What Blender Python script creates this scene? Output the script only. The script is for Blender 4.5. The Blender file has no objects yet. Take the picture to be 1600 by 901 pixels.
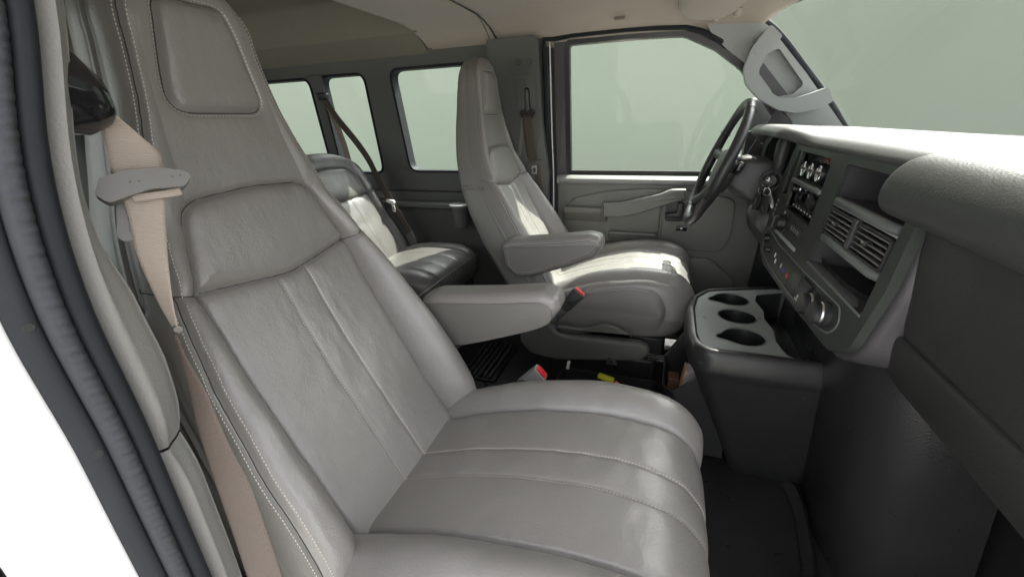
import bpy, bmesh, math, random
import numpy as np
from mathutils import Vector, Matrix, noise
from mathutils.geometry import tessellate_polygon
R = math.radians
random.seed(7)
rng = np.random.default_rng(7)

# ------------------------------------------------------------------ camera, sky, sun, exposure
scene = bpy.context.scene
col = scene.collection
cam_d = bpy.data.cameras.new("camera"); cam = bpy.data.objects.new("camera", cam_d); col.objects.link(cam)
cam_d.sensor_width = 36.0; cam_d.lens = 36.0*640.6/1600.0
cam_d.clip_start = 0.01; cam_d.clip_end = 500
yaw, pit, rol = R(20.13), R(22.2), R(-1.83)
F = Vector((-math.sin(yaw)*math.cos(pit), math.cos(yaw)*math.cos(pit), -math.sin(pit)))
Rt = F.cross(Vector((0, 0, 1))).normalized(); Up = Rt.cross(F)
Rt, Up = Rt*math.cos(rol)+Up*math.sin(rol), Up*math.cos(rol)-Rt*math.sin(rol)
M = Matrix((Rt, Up, -F)).transposed().to_4x4(); M.translation = Vector((.376, -1.021, 1.013))
cam.matrix_world = M
scene.camera = cam

SUN = Vector((.28, .58, .82)).normalized()
sun_el = math.asin(SUN.z); sun_az = math.atan2(SUN.x, SUN.y)
world = bpy.data.worlds.new("World"); scene.world = world; world.use_nodes = True
wn = world.node_tree; wn.nodes.clear()
wo = wn.nodes.new("ShaderNodeOutputWorld"); wb = wn.nodes.new("ShaderNodeBackground")
sk = wn.nodes.new("ShaderNodeTexSky"); sk.sky_type = 'NISHITA'; sk.sun_disc = False
sk.sun_elevation = sun_el; sk.sun_rotation = sun_az; sk.dust_density = 3.0; sk.air_density = 1.0
hs = wn.nodes.new("ShaderNodeHueSaturation"); hs.inputs['Saturation'].default_value = 0.12
wn.links.new(sk.outputs[0], hs.inputs['Color']); wn.links.new(hs.outputs[0], wb.inputs[0])
wb.inputs[1].default_value = 0.15
wn.links.new(wb.outputs[0], wo.inputs[0])
sun_d = bpy.data.lights.new("sun", 'SUN'); sun_d.energy = 2.0; sun_d.angle = R(.5); sun_d.color = (1, .96, .88)
sun_o = bpy.data.objects.new("sun", sun_d); col.objects.link(sun_o)
sun_o.rotation_euler = SUN.to_track_quat('Z', 'Y').to_euler(); sun_o.location = (2, 4, 8)
vs = scene.view_settings
vs.view_transform = 'Standard'; vs.look = 'None'; vs.gamma = 1; vs.use_curve_mapping = False
vs.exposure = 2.62
scene.cycles.max_bounces = 10; scene.cycles.diffuse_bounces = 5; scene.cycles.glossy_bounces = 4
scene.cycles.transparent_max_bounces = 12

# ------------------------------------------------------------------ materials
MAT = {}
def mat(name, c, rough=.5, spec=.5, metal=0, var=.08, vscale=8, bump=0, bscale=300, btype='noise', bdist=.0006,
        coat=0, rvar=.1, bump2=0, b2scale=30, sheen=0, speck=None):
    m = bpy.data.materials.new(name); m.use_nodes = True; n = m.node_tree; L = n.links
    b = n.nodes["Principled BSDF"]
    b.inputs['Metallic'].default_value = metal
    b.inputs['Specular IOR Level'].default_value = spec
    b.inputs['Coat Weight'].default_value = coat
    b.inputs['Sheen Weight'].default_value = sheen
    tc = n.nodes.new("ShaderNodeTexCoord")
    nz = n.nodes.new("ShaderNodeTexNoise"); nz.inputs['Scale'].default_value = vscale; nz.inputs['Detail'].default_value = 5
    L.new(tc.outputs['Object'], nz.inputs['Vector'])
    mx = n.nodes.new("ShaderNodeMix"); mx.data_type = 'RGBA'
    mx.inputs[6].default_value = tuple(max(0, x*(1-var)) for x in c)+(1,); mx.inputs[7].default_value = tuple(min(1, x*(1+var)) for x in c)+(1,)
    L.new(nz.outputs['Fac'], mx.inputs[0])
    last = mx.outputs[2]
    if speck:
        sc, col2, th = speck
        n2 = n.nodes.new("ShaderNodeTexNoise"); n2.inputs['Scale'].default_value = sc; n2.inputs['Detail'].default_value = 2
        L.new(tc.outputs['Object'], n2.inputs['Vector'])
        rp = n.nodes.new("ShaderNodeValToRGB"); rp.color_ramp.elements[0].position = th; rp.color_ramp.elements[1].position = th+.06
        L.new(n2.outputs['Fac'], rp.inputs[0])
        m2 = n.nodes.new("ShaderNodeMix"); m2.data_type = 'RGBA'; m2.inputs[7].default_value = col2+(1,)
        L.new(rp.outputs[0], m2.inputs[0]); L.new(last, m2.inputs[6]); last = m2.outputs[2]
    L.new(last, b.inputs['Base Color'])
    mr = n.nodes.new("ShaderNodeMapRange"); mr.inputs[3].default_value = max(.02, rough-rvar); mr.inputs[4].default_value = min(1, rough+rvar)
    n3 = n.nodes.new("ShaderNodeTexNoise"); n3.inputs['Scale'].default_value = vscale*2.3; n3.inputs['Detail'].default_value = 6
    L.new(tc.outputs['Object'], n3.inputs['Vector']); L.new(n3.outputs['Fac'], mr.inputs[0]); L.new(mr.outputs[0], b.inputs['Roughness'])
    nrm = None
    if bump:
        bm_ = n.nodes.new("ShaderNodeBump"); bm_.inputs['Strength'].default_value = bump; bm_.inputs['Distance'].default_value = bdist
        if btype == 'voronoi':
            t = n.nodes.new("ShaderNodeTexVoronoi"); t.feature = 'F1'; o = t.outputs['Distance']
        elif btype == 'wave':
            t = n.nodes.new("ShaderNodeTexWave"); t.bands_direction = 'Z'; o = t.outputs['Fac']; t.inputs['Distortion'].default_value = .0
        else:
            t = n.nodes.new("ShaderNodeTexNoise"); t.inputs['Detail'].default_value = 4; o = t.outputs['Fac']
        t.inputs['Scale'].default_value = bscale
        L.new(tc.outputs['Object'], t.inputs['Vector']); L.new(o, bm_.inputs['Height'])
        nrm = bm_.outputs[0]
    if bump2:
        b2 = n.nodes.new("ShaderNodeBump"); b2.inputs['Strength'].default_value = bump2; b2.inputs['Distance'].default_value = .004
        t = n.nodes.new("ShaderNodeTexNoise"); t.inputs['Scale'].default_value = b2scale; t.inputs['Detail'].default_value = 5; t.inputs['Distortion'].default_value = 1.2
        L.new(tc.outputs['Object'], t.inputs['Vector']); L.new(t.outputs['Fac'], b2.inputs['Height'])
        if nrm: L.new(nrm, b2.inputs['Normal'])
        nrm = b2.outputs[0]
    if name.startswith('leather'):
        nd = n.nodes.new("ShaderNodeTexNoise"); nd.inputs['Scale'].default_value = 14; nd.inputs['Detail'].default_value = 3
        L.new(tc.outputs['Object'], nd.inputs['Vector'])
        vm = n.nodes.new("ShaderNodeVectorMath"); vm.operation = 'MULTIPLY_ADD'; vm.inputs[1].default_value = (.06, .06, .06)
        L.new(nd.outputs['Color'], vm.inputs[0]); L.new(tc.outputs['Object'], vm.inputs[2])
        vo = n.nodes.new("ShaderNodeTexVoronoi"); vo.feature = 'DISTANCE_TO_EDGE'; vo.inputs['Scale'].default_value = 75; L.new(vm.outputs[0], vo.inputs['Vector'])
        rp2 = n.nodes.new("ShaderNodeMapRange"); rp2.inputs[2].default_value = .12; L.new(vo.outputs['Distance'], rp2.inputs[0])
        nm_ = n.nodes.new("ShaderNodeTexNoise"); nm_.inputs['Scale'].default_value = 5; L.new(tc.outputs['Object'], nm_.inputs['Vector'])
        ms = n.nodes.new("ShaderNodeMapRange"); ms.inputs[1].default_value = .42; ms.inputs[2].default_value = .66; ms.inputs[4].default_value = .09; L.new(nm_.outputs['Fac'], ms.inputs[0])
        b3 = n.nodes.new("ShaderNodeBump"); b3.inputs['Distance'].default_value = .0012; L.new(ms.outputs[0], b3.inputs['Strength']); L.new(rp2.outputs[0], b3.inputs['Height']); L.new(nrm, b3.inputs['Normal'])
        nrm = b3.outputs[0]
    if nrm: L.new(nrm, b.inputs['Normal'])
    MAT[name] = m
    return m
def glassmat(name, tint=(.93, .97, .94), refl=.09):
    m = bpy.data.materials.new(name); m.use_nodes = True; n = m.node_tree; n.nodes.clear(); L = n.links
    o = n.nodes.new("ShaderNodeOutputMaterial"); t = n.nodes.new("ShaderNodeBsdfTransparent"); g = n.nodes.new("ShaderNodeBsdfGlossy")
    t.inputs[0].default_value = tint+(1,); g.inputs['Roughness'].default_value = .01
    fr = n.nodes.new("ShaderNodeLayerWeight"); fr.inputs['Blend'].default_value = .5
    pw = n.nodes.new("ShaderNodeMath"); pw.operation = 'POWER'; pw.inputs[1].default_value = 5.0; L.new(fr.outputs['Facing'], pw.inputs[0])
    ma = n.nodes.new("ShaderNodeMath"); ma.operation = 'MULTIPLY_ADD'; ma.inputs[1].default_value = .4; ma.inputs[2].default_value = refl*.1
    L.new(pw.outputs[0], ma.inputs[0])
    mx = n.nodes.new("ShaderNodeMixShader"); L.new(ma.outputs[0], mx.inputs[0])
    L.new(t.outputs[0], mx.inputs[1]); L.new(g.outputs[0], mx.inputs[2]); L.new(mx.outputs[0], o.inputs[0]); MAT[name] = m

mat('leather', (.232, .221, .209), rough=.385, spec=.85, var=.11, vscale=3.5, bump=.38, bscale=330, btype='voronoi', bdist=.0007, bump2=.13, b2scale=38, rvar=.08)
mat('leather_dark', (.105, .10, .095), rough=.38, spec=.5, var=.06, vscale=5, bump=.34, bscale=420, btype='voronoi', bdist=.0007, bump2=.08, b2scale=22, rvar=.07)  # bench leather: shade of the rear row put into a darker colour
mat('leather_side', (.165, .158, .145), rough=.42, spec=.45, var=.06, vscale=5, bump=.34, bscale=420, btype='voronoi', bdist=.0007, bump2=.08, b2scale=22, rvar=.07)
mat('seam', (.035, .034, .032), rough=.6, var=.1)  # near-black colour standing for the shade inside upholstery seams
mat('thread', (.66, .60, .55), rough=.7, var=.1, vscale=90)
mat('vinyl', (.165, .165, .155), rough=.5, var=.05, bump=.3, bscale=500, btype='voronoi')
mat('door_grey', (.175, .173, .158), rough=.5, var=.05, bump=.35, bscale=450, btype='voronoi')
mat('trim_grey', (.090, .092, .085), rough=.52, var=.05, bump=.35, bscale=450, btype='voronoi')
mat('trim_light', (.27, .27, .262), rough=.55, var=.05, bump=.4, bscale=450, btype='voronoi')
mat('near_trim', (.215, .212, .20), rough=.55, var=.05, bump=.4, bscale=450, btype='voronoi')
mat('pillar_light', (.27, .285, .275), rough=.42, var=.05, bump=.3, bscale=450, btype='voronoi')
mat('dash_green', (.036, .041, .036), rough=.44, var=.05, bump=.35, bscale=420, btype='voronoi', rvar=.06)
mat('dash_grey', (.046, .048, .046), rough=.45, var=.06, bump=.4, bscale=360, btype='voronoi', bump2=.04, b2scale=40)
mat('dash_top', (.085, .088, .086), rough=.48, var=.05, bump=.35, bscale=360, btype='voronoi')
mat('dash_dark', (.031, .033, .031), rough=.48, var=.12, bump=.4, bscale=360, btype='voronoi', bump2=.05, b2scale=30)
mat('black_plastic', (.016, .016, .017), rough=.36, var=.15, bump=.15, bscale=500)
mat('black_satin', (.027, .027, .028), rough=.38, var=.18, vscale=14, bump=.3, bscale=420, btype='voronoi', speck=(55, (.075, .075, .078), .70))
mat('black_gloss', (.012, .012, .013), rough=.12, var=.1)
mat('cavity', (.010, .010, .011), rough=.7, var=.2)
mat('purple_grey', (.060, .057, .060), rough=.5, var=.08, bump=.25, bscale=420, btype='voronoi')
mat('rubber', (.011, .013, .017), rough=.68, spec=.3, var=.2, bump=.25, bscale=300)
mat('seal_fabric', (.027, .028, .034), rough=.75, var=.2, vscale=60, bump=.5, bscale=600)
mat('mat_floor', (.034, .033, .034), rough=.32, var=.3, vscale=10, bump=.4, bscale=250, bump2=.25, b2scale=9, rvar=.14, speck=(90, (.045, .044, .042), .74))
mat('carpet', (.018, .018, .018), rough=.95, var=.3, vscale=120, bump=.8, bscale=700, bdist=.002, spec=.1)
mat('toe', (.024, .024, .025), rough=.30, var=.3, vscale=7, bump=.5, bscale=300, btype='voronoi', bump2=.06, b2scale=12, rvar=.08)
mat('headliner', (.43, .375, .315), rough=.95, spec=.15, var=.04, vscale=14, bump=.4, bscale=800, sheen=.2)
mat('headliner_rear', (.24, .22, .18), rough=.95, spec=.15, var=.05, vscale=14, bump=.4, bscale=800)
mat('belt', (.27, .225, .185), rough=.6, var=.07, vscale=200, bump=.5, bscale=190, btype='wave', bdist=.0006, sheen=.3)
mat('belt_dark', (.085, .064, .051), rough=.7, var=.12, vscale=300, bump=.5, bscale=190, btype='wave', bdist=.0006)
mat('tan_plastic', (.105, .100, .092), rough=.42, var=.06, bump=.2, bscale=500)
mat('metal', (.62, .62, .62), rough=.28, metal=1, var=.05)
mat('chrome', (.8, .8, .8), rough=.12, metal=1, var=.03)
mat('edge_grey', (.16, .17, .165), rough=.34, var=.05, bump=.2, bscale=420)  # lighter grey, paints edge highlights onto stack parts and cup rims
mat('silver_paint', (.34, .36, .35), rough=.38, var=.05)
mat('console_plate', (.31, .325, .32), rough=.30, var=.05, bump=.25, bscale=420, btype='voronoi')
mat('red', (.62, .02, .03), rough=.35, var=.05)
mat('blue', (.03, .06, .35), rough=.4)
mat('white_ink', (.75, .75, .73), rough=.5)
mat('orange', (.75, .20, .03), rough=.5)
mat('yellow', (.62, .60, .05), rough=.45)
mat('white_paint', (.80, .80, .80), rough=.22, var=.01, coat=.6, rvar=.03)
mat('white_plastic', (.7, .7, .66), rough=.4)
mat('wood', (.13, .075, .045), rough=.6, var=.35, vscale=60)
mat('paper_tan', (.60, .38, .24), rough=.7)
mat('paper_grey', (.42, .39, .40), rough=.6)
mat('screen', (.008, .010, .010), rough=.06, var=0)
mat('backdrop', (.222, .247, .205), rough=.95, spec=.1, var=.03, vscale=.35)
mat('concrete', (.36, .35, .33), rough=.9, var=.12, vscale=1.2, bump=.3, bscale=20)
mat('label_blue', (.55, .60, .62), rough=.6)
glassmat('glass', (.97, 1.0, .975)); glassmat('glass_tint', (.78, .80, .775))

# ------------------------------------------------------------------ helpers
ORG = {}
def tag(o, label=None, cat=None, group=None, kind=None):
    if label: o['label'] = label
    if cat: o['category'] = cat
    if group: o['group'] = group
    if kind: o['kind'] = kind
    return o
def thing(name, label, cat, loc=(0, 0, 0), group=None):
    o = bpy.data.objects.new(name, None); col.objects.link(o); o.location = loc; o.empty_display_size = .05
    ORG[o] = Vector(loc); return tag(o, label, cat, group)
def obj(name, verts, faces, m, parent=None, smooth=True, sharp=None, recalc=True, normals=None, bevel=0, bseg=2):
    org = ORG.get(parent, Vector((0, 0, 0))) if parent else None
    V = np.asarray(verts, float)
    if org is None:
        c = (V.min(0)+V.max(0))/2; org = Vector((c[0], c[1], V[:, 2].min()))
        loc = org
    else: loc = None
    V = V-np.array(org)
    me = bpy.data.meshes.new(name); me.from_pydata(V.tolist(), [], [list(map(int, f)) for f in faces]); me.update()
    if recalc:
        b = bmesh.new(); b.from_mesh(me); bmesh.ops.recalc_face_normals(b, faces=b.faces); b.to_mesh(me); b.free()
    me.materials.append(MAT[m] if isinstance(m, str) else m)
    if smooth:
        me.polygons.foreach_set('use_smooth', [True]*len(me.polygons))
        if sharp: me.set_sharp_from_angle(angle=R(sharp))
    if normals is not None:
        me.normals_split_custom_set_from_vertices([tuple(x) for x in normals])
    o = bpy.data.objects.new(name, me); col.objects.link(o)
    if loc is not None: o.location = loc
    if parent: o.parent = parent
    ORG[o] = org
    if bevel:
        bv = o.modifiers.new('bevel', 'BEVEL'); bv.width = bevel; bv.segments = bseg; bv.limit_method = 'ANGLE'; bv.angle_limit = R(30)
        bv.harden_normals = False
    return o
def sm(xs, ys, s=None):
    xs = np.asarray(xs, float); ys = np.asarray(ys, float)
    if xs[0] > xs[-1]: xs, ys = xs[::-1], ys[::-1]
    g = np.linspace(xs[0], xs[-1], 400); y = np.interp(g, xs, ys)
    w = 2*int((len(g)/(len(xs)-1))*.42 if s is None else s)+1
    k = np.hanning(w+2)[1:-1]; k /= k.sum(); p = w//2
    ext = np.concatenate([2*y[0]-y[p:0:-1], y, 2*y[-1]-y[-2:-p-2:-1]])
    y2 = np.convolve(ext, k, 'valid')
    return lambda v: np.interp(v, g, y2)
def roundpoly(pts, r, n=6):
    out = []; N = len(pts); rr = r if isinstance(r, (list, tuple)) else [r]*N
    for i in range(N):
        p0, p, p1 = (np.array(pts[j % N], float) for j in (i-1, i, i+1))
        a, b = p0-p, p1-p; la, lb = np.linalg.norm(a), np.linalg.norm(b); a /= la; b /= lb
        ang = math.acos(max(-1, min(1, a@b)))
        if rr[i] <= 0 or ang > 3.1: out.append(tuple(p)); continue
        d = min(rr[i]/math.tan(ang/2), la*.49, lb*.49)
        A, B = p+a*d, p+b*d
        for k in range(n+1):
            t = k/n; q = (1-t)**2*A+2*t*(1-t)*p+t*t*B; out.append(tuple(q))
    return out
def rrect(a0, a1, b0, b1, r, n=5): return roundpoly([(a0, b0), (a1, b0), (a1, b1), (a0, b1)], r, n)
def circ(a, b, r, n=28, ry=None): return [(a+r*math.cos(2*math.pi*i/n), b+(ry or r)*math.sin(2*math.pi*i/n)) for i in range(n)]
def inset(P, d):
    P = np.asarray(P, float); nx = np.roll(P, -1, 0); pv = np.roll(P, 1, 0)
    area = np.sum(P[:, 0]*nx[:, 1]-nx[:, 0]*P[:, 1])
    e1 = P-pv; e2 = nx-P
    n1 = np.stack([-e1[:, 1], e1[:, 0]], 1); n2 = np.stack([-e2[:, 1], e2[:, 0]], 1)
    n1 /= np.linalg.norm(n1, axis=1, keepdims=True)+1e-12; n2 /= np.linalg.norm(n2, axis=1, keepdims=True)+1e-12
    nn = n1+n2; l = np.linalg.norm(nn, axis=1, keepdims=True); nn /= l+1e-9
    c = np.clip((nn*n1).sum(1, keepdims=True), .5, 1)
    return P+nn/c*d*(1 if area > 0 else -1)
def prism(name, outline, mp, c0, c1, m, parent=None, r=.003, seg=3, dome=0, sharp=40, r1=None):
    """outline in (a,b), extruded c0->c1 with rounded rims of radius r; mp(a,b,c)->xyz"""
    V = []; Fc = []; n = len(outline); s = 1 if c1 > c0 else -1
    r1 = r if r1 is None else r1
    rings = []
    if r > 0:
        for k in range(seg+1):
            t = k/seg*math.pi/2; rings.append((r*(1-math.sin(t)), c0+s*r*(1-math.cos(t))))
    else: rings.append((0, c0))
    if r1 > 0:
        for k in range(seg+1):
            t = k/seg*math.pi/2; rings.append((r1*(1-math.cos(t)), c1-s*r1*(1-math.sin(t))))
    else: rings.append((0, c1))
    for d, c in rings:
        for a, b in (inset(outline, d) if d > 1e-7 else np.asarray(outline, float)): V.append(mp(a, b, c))
    for k in range(len(rings)-1):
        for i in range(n):
            j = (i+1) % n; Fc.append((k*n+i, k*n+j, (k+1)*n+j, (k+1)*n+i))
    Fc.append(tuple(range(n))[::-1])
    k = (len(rings)-1)*n
    if dome:
        cen = np.mean(inset(outline, r1), 0); V.append(mp(cen[0], cen[1], c1+s*dome)); ci = len(V)-1
        base = inset(outline, r1); st = len(V)
        for a, b in (base*.5+cen*.5): V.append(mp(a, b, c1+s*dome*.75))
        for i in range(n):
            j = (i+1) % n; Fc.append((k+i, k+j, st+j, st+i)); Fc.append((st+i, st+j, ci))
    else: Fc.append(tuple(range(k, k+n)))
    return obj(name, V, Fc, m, parent, sharp=sharp)
def plate(name, outer, holes, mp, c0, c1, m, parent=None, bevel=.004, sharp=30, bseg=2):
    loops = [list(outer)]+[list(h) for h in holes]
    tris = tessellate_polygon([[Vector((a, b, 0)) for a, b in lp] for lp in loops])
    flat = [p for lp in loops for p in lp]; n = len(flat)
    V = [mp(a, b, c0) for a, b in flat]+[mp(a, b, c1) for a, b in flat]
    Fc = [tuple(t) for t in tris]+[tuple(x+n for x in t[::-1]) for t in tris]
    k = 0
    for lp in loops:
        L_ = len(lp)
        for i in range(L_):
            j = (i+1) % L_; Fc.append((k+i, k+j, n+k+j, n+k+i))
        k += L_
    return obj(name, V, Fc, m, parent, sharp=sharp, bevel=bevel, bseg=bseg)
def grid(name, X, Y, Z, m, parent=None, closed_u=False, sharp=None, recalc=False, capv=False):
    X, Y, Z = (np.asarray(q, float) for q in (X, Y, Z)); nu, nv = X.shape
    V = np.stack([X.ravel(), Y.ravel(), Z.ravel()], 1); Fc = []
    for i in range(nu if closed_u else nu-1):
        for j in range(nv-1):
            a = i*nv+j; b = ((i+1) % nu)*nv+j; Fc.append((a, b, b+1, a+1))
    if capv and closed_u:
        Fc.append(tuple(i*nv for i in range(nu))); Fc.append(tuple(i*nv+nv-1 for i in range(nu))[::-1]); recalc = True
    return obj(name, V, Fc, m, parent, sharp=sharp, recalc=recalc)
def catmull(P, n=8):
    P = [np.array(p, float) for p in P]; P = [2*P[0]-P[1]]+P+[2*P[-1]-P[-2]]; out = []
    for i in range(1, len(P)-2):
        for k in range(n):
            t = k/n; a, b, c, d = P[i-1:i+3]
            out.append(.5*((2*b)+(c-a)*t+(2*a-5*b+4*c-d)*t*t+(3*b-a-3*c+d)*t**3))
    out.append(P[-2]); return out
def tube_geo(path, rad, seg=10, closed=False, flat=1.0, upv=(0, 0, 1)):
    P = [np.array(p, float) for p in path]; n = len(P); V = []; Fc = []
    rad = [rad]*n if np.isscalar(rad) else list(rad)
    up = np.array(upv, float)
    for i in range(n):
        t = (P[(i+1) % n]-P[i-1]) if closed else P[min(i+1, n-1)]-P[max(i-1, 0)]
        t /= np.linalg.norm(t)+1e-12
        u = up-t*(up@t)
        if np.linalg.norm(u) < 1e-3: u = np.array([1, 0, 0.])-t*t[0]
        u /= np.linalg.norm(u); w = np.cross(t, u); up = u
        for k in range(seg):
            a = 2*math.pi*k/seg; V.append(P[i]+rad[i]*(math.cos(a)*u*flat+math.sin(a)*w))
    for i in range(n if closed else n-1):
        for k in range(seg):
            a = i*seg+k; b = i*seg+(k+1) % seg; c = ((i+1) % n)*seg+(k+1) % seg; d = ((i+1) % n)*seg+k
            Fc.append((a, b, c, d))
    if not closed: Fc.append(tuple(range(seg))[::-1]); Fc.append(tuple(range((n-1)*seg, n*seg)))
    return V, Fc
def tube(name, path, rad, m, parent=None, seg=10, closed=False, flat=1.0, upv=(0, 0, 1), sharp=50):
    V, Fc = tube_geo(path, rad, seg, closed, flat, upv); return obj(name, V, Fc, m, parent, sharp=sharp)
def join(parts):
    V = []; Fc = []
    for v, f in parts:
        k = len(V); V += [tuple(x) for x in v]; Fc += [tuple(i+k for i in q) for q in f]
    return V, Fc
def lathe(name, prof, loc, axis, m, parent=None, seg=28, sharp=35):
    """prof [(radius, height)] along axis from loc"""
    ax = np.array(axis, float); ax /= np.linalg.norm(ax); u = np.cross(ax, [0, 0, 1.]) if abs(ax[2]) < .9 else np.cross(ax, [1., 0, 0]); u /= np.linalg.norm(u); w = np.cross(ax, u)
    V = []; Fc = []; loc = np.array(loc, float)
    for r_, h in prof:
        for k in range(seg):
            a = 2*math.pi*k/seg; V.append(loc+ax*h+r_*(math.cos(a)*u+math.sin(a)*w))
    for i in range(len(prof)-1):
        for k in range(seg):
            j = (k+1) % seg; Fc.append((i*seg+k, i*seg+j, (i+1)*seg+j, (i+1)*seg+k))
    if prof[0][0] > 1e-6: Fc.append(tuple(range(seg))[::-1])
    if prof[-1][0] > 1e-6: Fc.append(tuple(range((len(prof)-1)*seg, len(prof)*seg)))
    return obj(name, V, Fc, m, parent, sharp=sharp)
def box(name, lo, hi, m, parent=None, bevel=.003):
    a, b = lo, hi; V = [(x, y, z) for x in (a[0], b[0]) for y in (a[1], b[1]) for z in (a[2], b[2])]
    Fc = [(0, 1, 3, 2), (4, 6, 7, 5), (0, 4, 5, 1), (2, 3, 7, 6), (0, 2, 6, 4), (1, 5, 7, 3)]
    return obj(name, V, Fc, m, parent, sharp=30, bevel=bevel)
def ribbon(name, path, widths, dirs, m, parent=None, th=.0013, n=8, nw=7, curl=0.0):
    P = catmull(path, n); D = catmull(dirs, n); W = catmull([(w, 0, 0) for w in widths], n); N = len(P)
    V = []; Fc = []
    ring = 2*nw
    for i in range(N):
        t = P[min(i+1, N-1)]-P[max(i-1, 0)]; t /= np.linalg.norm(t); d = D[i]-t*(D[i]@t); d /= np.linalg.norm(d); nn = np.cross(t, d)
        w = W[i][0]/2
        row = []
        for k in range(nw):
            s = -1+2*k/(nw-1); row.append((s, th/2*(1 if 0 < k < nw-1 else .3)))
        for s, h in row: V.append(P[i]+d*w*s+nn*(h+curl*(s*s)))
        for s, h in row[::-1]: V.append(P[i]+d*w*s+nn*(-h+curl*(s*s)))
    for i in range(N-1):
        for k in range(ring):
            a = i*ring+k; b = i*ring+(k+1) % ring; Fc.append((a, b, b+ring, a+ring))
    Fc.append(tuple(range(ring))[::-1]); Fc.append(tuple(range((N-1)*ring, N*ring)))
    return obj(name, V, Fc, m, parent)
def ribbon2(name, Lp, Rp, m, parent=None, th=.0013, n=6, nw=9, bow=.0):
    A = catmull(Lp, n); Bq = catmull(Rp, n); N = len(A); V = []; Fc = []
    for i in range(N):
        a, b = A[i], Bq[i]; t = (A[min(i+1, N-1)]+Bq[min(i+1, N-1)]-A[max(i-1, 0)]-Bq[max(i-1, 0)]); d = b-a; nn = np.cross(t, d); nn /= np.linalg.norm(nn)+1e-9
        for k in range(nw):
            f = k/(nw-1); V.append(a+d*f+nn*(th/2*(1 if 0 < k < nw-1 else .3)+bow*4*f*(1-f)))
        for k in range(nw)[::-1]:
            f = k/(nw-1); V.append(a+d*f-nn*(th/2*(1 if 0 < k < nw-1 else .3)-bow*4*f*(1-f)))
    ring = 2*nw
    for i in range(N-1):
        for k in range(ring):
            a = i*ring+k; b = i*ring+(k+1) % ring; Fc.append((a, b, b+ring, a+ring))
    Fc.append(tuple(range(ring))[::-1]); Fc.append(tuple(range((N-1)*ring, N*ring)))
    return obj(name, V, Fc, m, parent)
def stitches(name, lines, parent, m='thread', pitch=.0052, ln=.0034, w=.0006, lift=.0005):
    """lines: list of (pts Nx3, normals Nx3) -> one mesh of short threads"""
    V = []; Fc = []
    for P, Nn in lines:
        P = np.asarray(P, float); Nn = np.asarray(Nn, float)
        d = np.concatenate([[0], np.cumsum(np.linalg.norm(np.diff(P, axis=0), axis=1))])
        s = np.arange(pitch/2, d[-1]-ln, pitch)
        for x in s:
            a = np.array([np.interp(x, d, P[:, i]) for i in range(3)]); b = np.array([np.interp(x+ln, d, P[:, i]) for i in range(3)])
            n_ = np.array([np.interp(x, d, Nn[:, i]) for i in range(3)]); n_ /= np.linalg.norm(n_)+1e-9
            t = b-a; t /= np.linalg.norm(t)+1e-9; q = np.cross(t, n_)
            k = len(V)
            a = a+q*rng.normal(0, .00012); b = b+q*rng.normal(0, .00012); mdl = (a+b)/2
            for p, h, ww in ((a, -.0004, .6), (mdl, lift, 1), (b, -.0004, .6)):
                V += [p+n_*h+q*w*ww, p+n_*(h+w*1.1), p+n_*h-q*w*ww]
            for j in (0, 3):
                Fc += [(k+j, k+j+3, k+j+4, k+j+1), (k+j+1, k+j+4, k+j+5, k+j+2)]
    return obj(name, V, Fc, m, parent, recalc=False)
def segdist(P, poly, closed=False):
    """P Nx2, poly Mx2 -> distance"""
    poly = np.asarray(poly, float)
    if closed: poly = np.vstack([poly, poly[:1]])
    best = np.full(len(P), 9.)
    for a, b in zip(poly[:-1], poly[1:]):
        ab = b-a; t = np.clip(((P-a)@ab)/(ab@ab+1e-12), 0, 1); d = np.linalg.norm(P-(a+t[:, None]*ab), axis=1); best = np.minimum(best, d)
    return best
def inpoly(P, poly):
    poly = np.asarray(poly); x, y = P[:, 0], P[:, 1]; c = np.zeros(len(P), bool)
    for (x1, y1), (x2, y2) in zip(poly, np.roll(poly, -1, 0)):
        k = (y1 > y) != (y2 > y); c ^= k & (x < (x2-x1)*(y-y1)/(y2-y1+1e-15)+x1)
    return c
def fbm(P, s, amp):
    return np.array([noise.fractal(Vector(p)*s, 1.0, 2.0, 3) for p in P])*amp
def mp_xz(a, b, c): return (a, c, b)          # outline in x,z extruded along y
def mp_xy(a, b, c): return (a, b, c)
def mp_yz(a, b, c): return (c, a, b)

# ------------------------------------------------------------------ setting outside the van
def struct(o): o['kind'] = 'structure'; return o
g = 60
struct(obj('ground', [(-g, -g, -.74), (g, -g, -.74), (g, g, -.74), (-g, g, -.74)], [(0, 1, 2, 3)], 'concrete'))
pts = [(-14, 3.6), (-8, 4.6), (0, 5.0), (6, 4.4), (9.5, 1.5), (11, -3)]
pth = [p for p in catmull([(a, b, 0) for a, b in pts], 10)]
zz = [-.745, -.5, 0, 1, 2, 3, 3.9]
n_ = len(pth)
Vb = [(p[0], p[1], z) for p in pth for z in zz]; k = len(zz)
Fb = [(i*k+j, (i+1)*k+j, (i+1)*k+j+1, i*k+j+1) for i in range(n_-1) for j in range(k-1)]
bd = struct(obj('backdrop_wall', Vb, Fb, 'backdrop', recalc=False)); bd.modifiers.new('s', 'SOLIDIFY').thickness = .12

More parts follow.
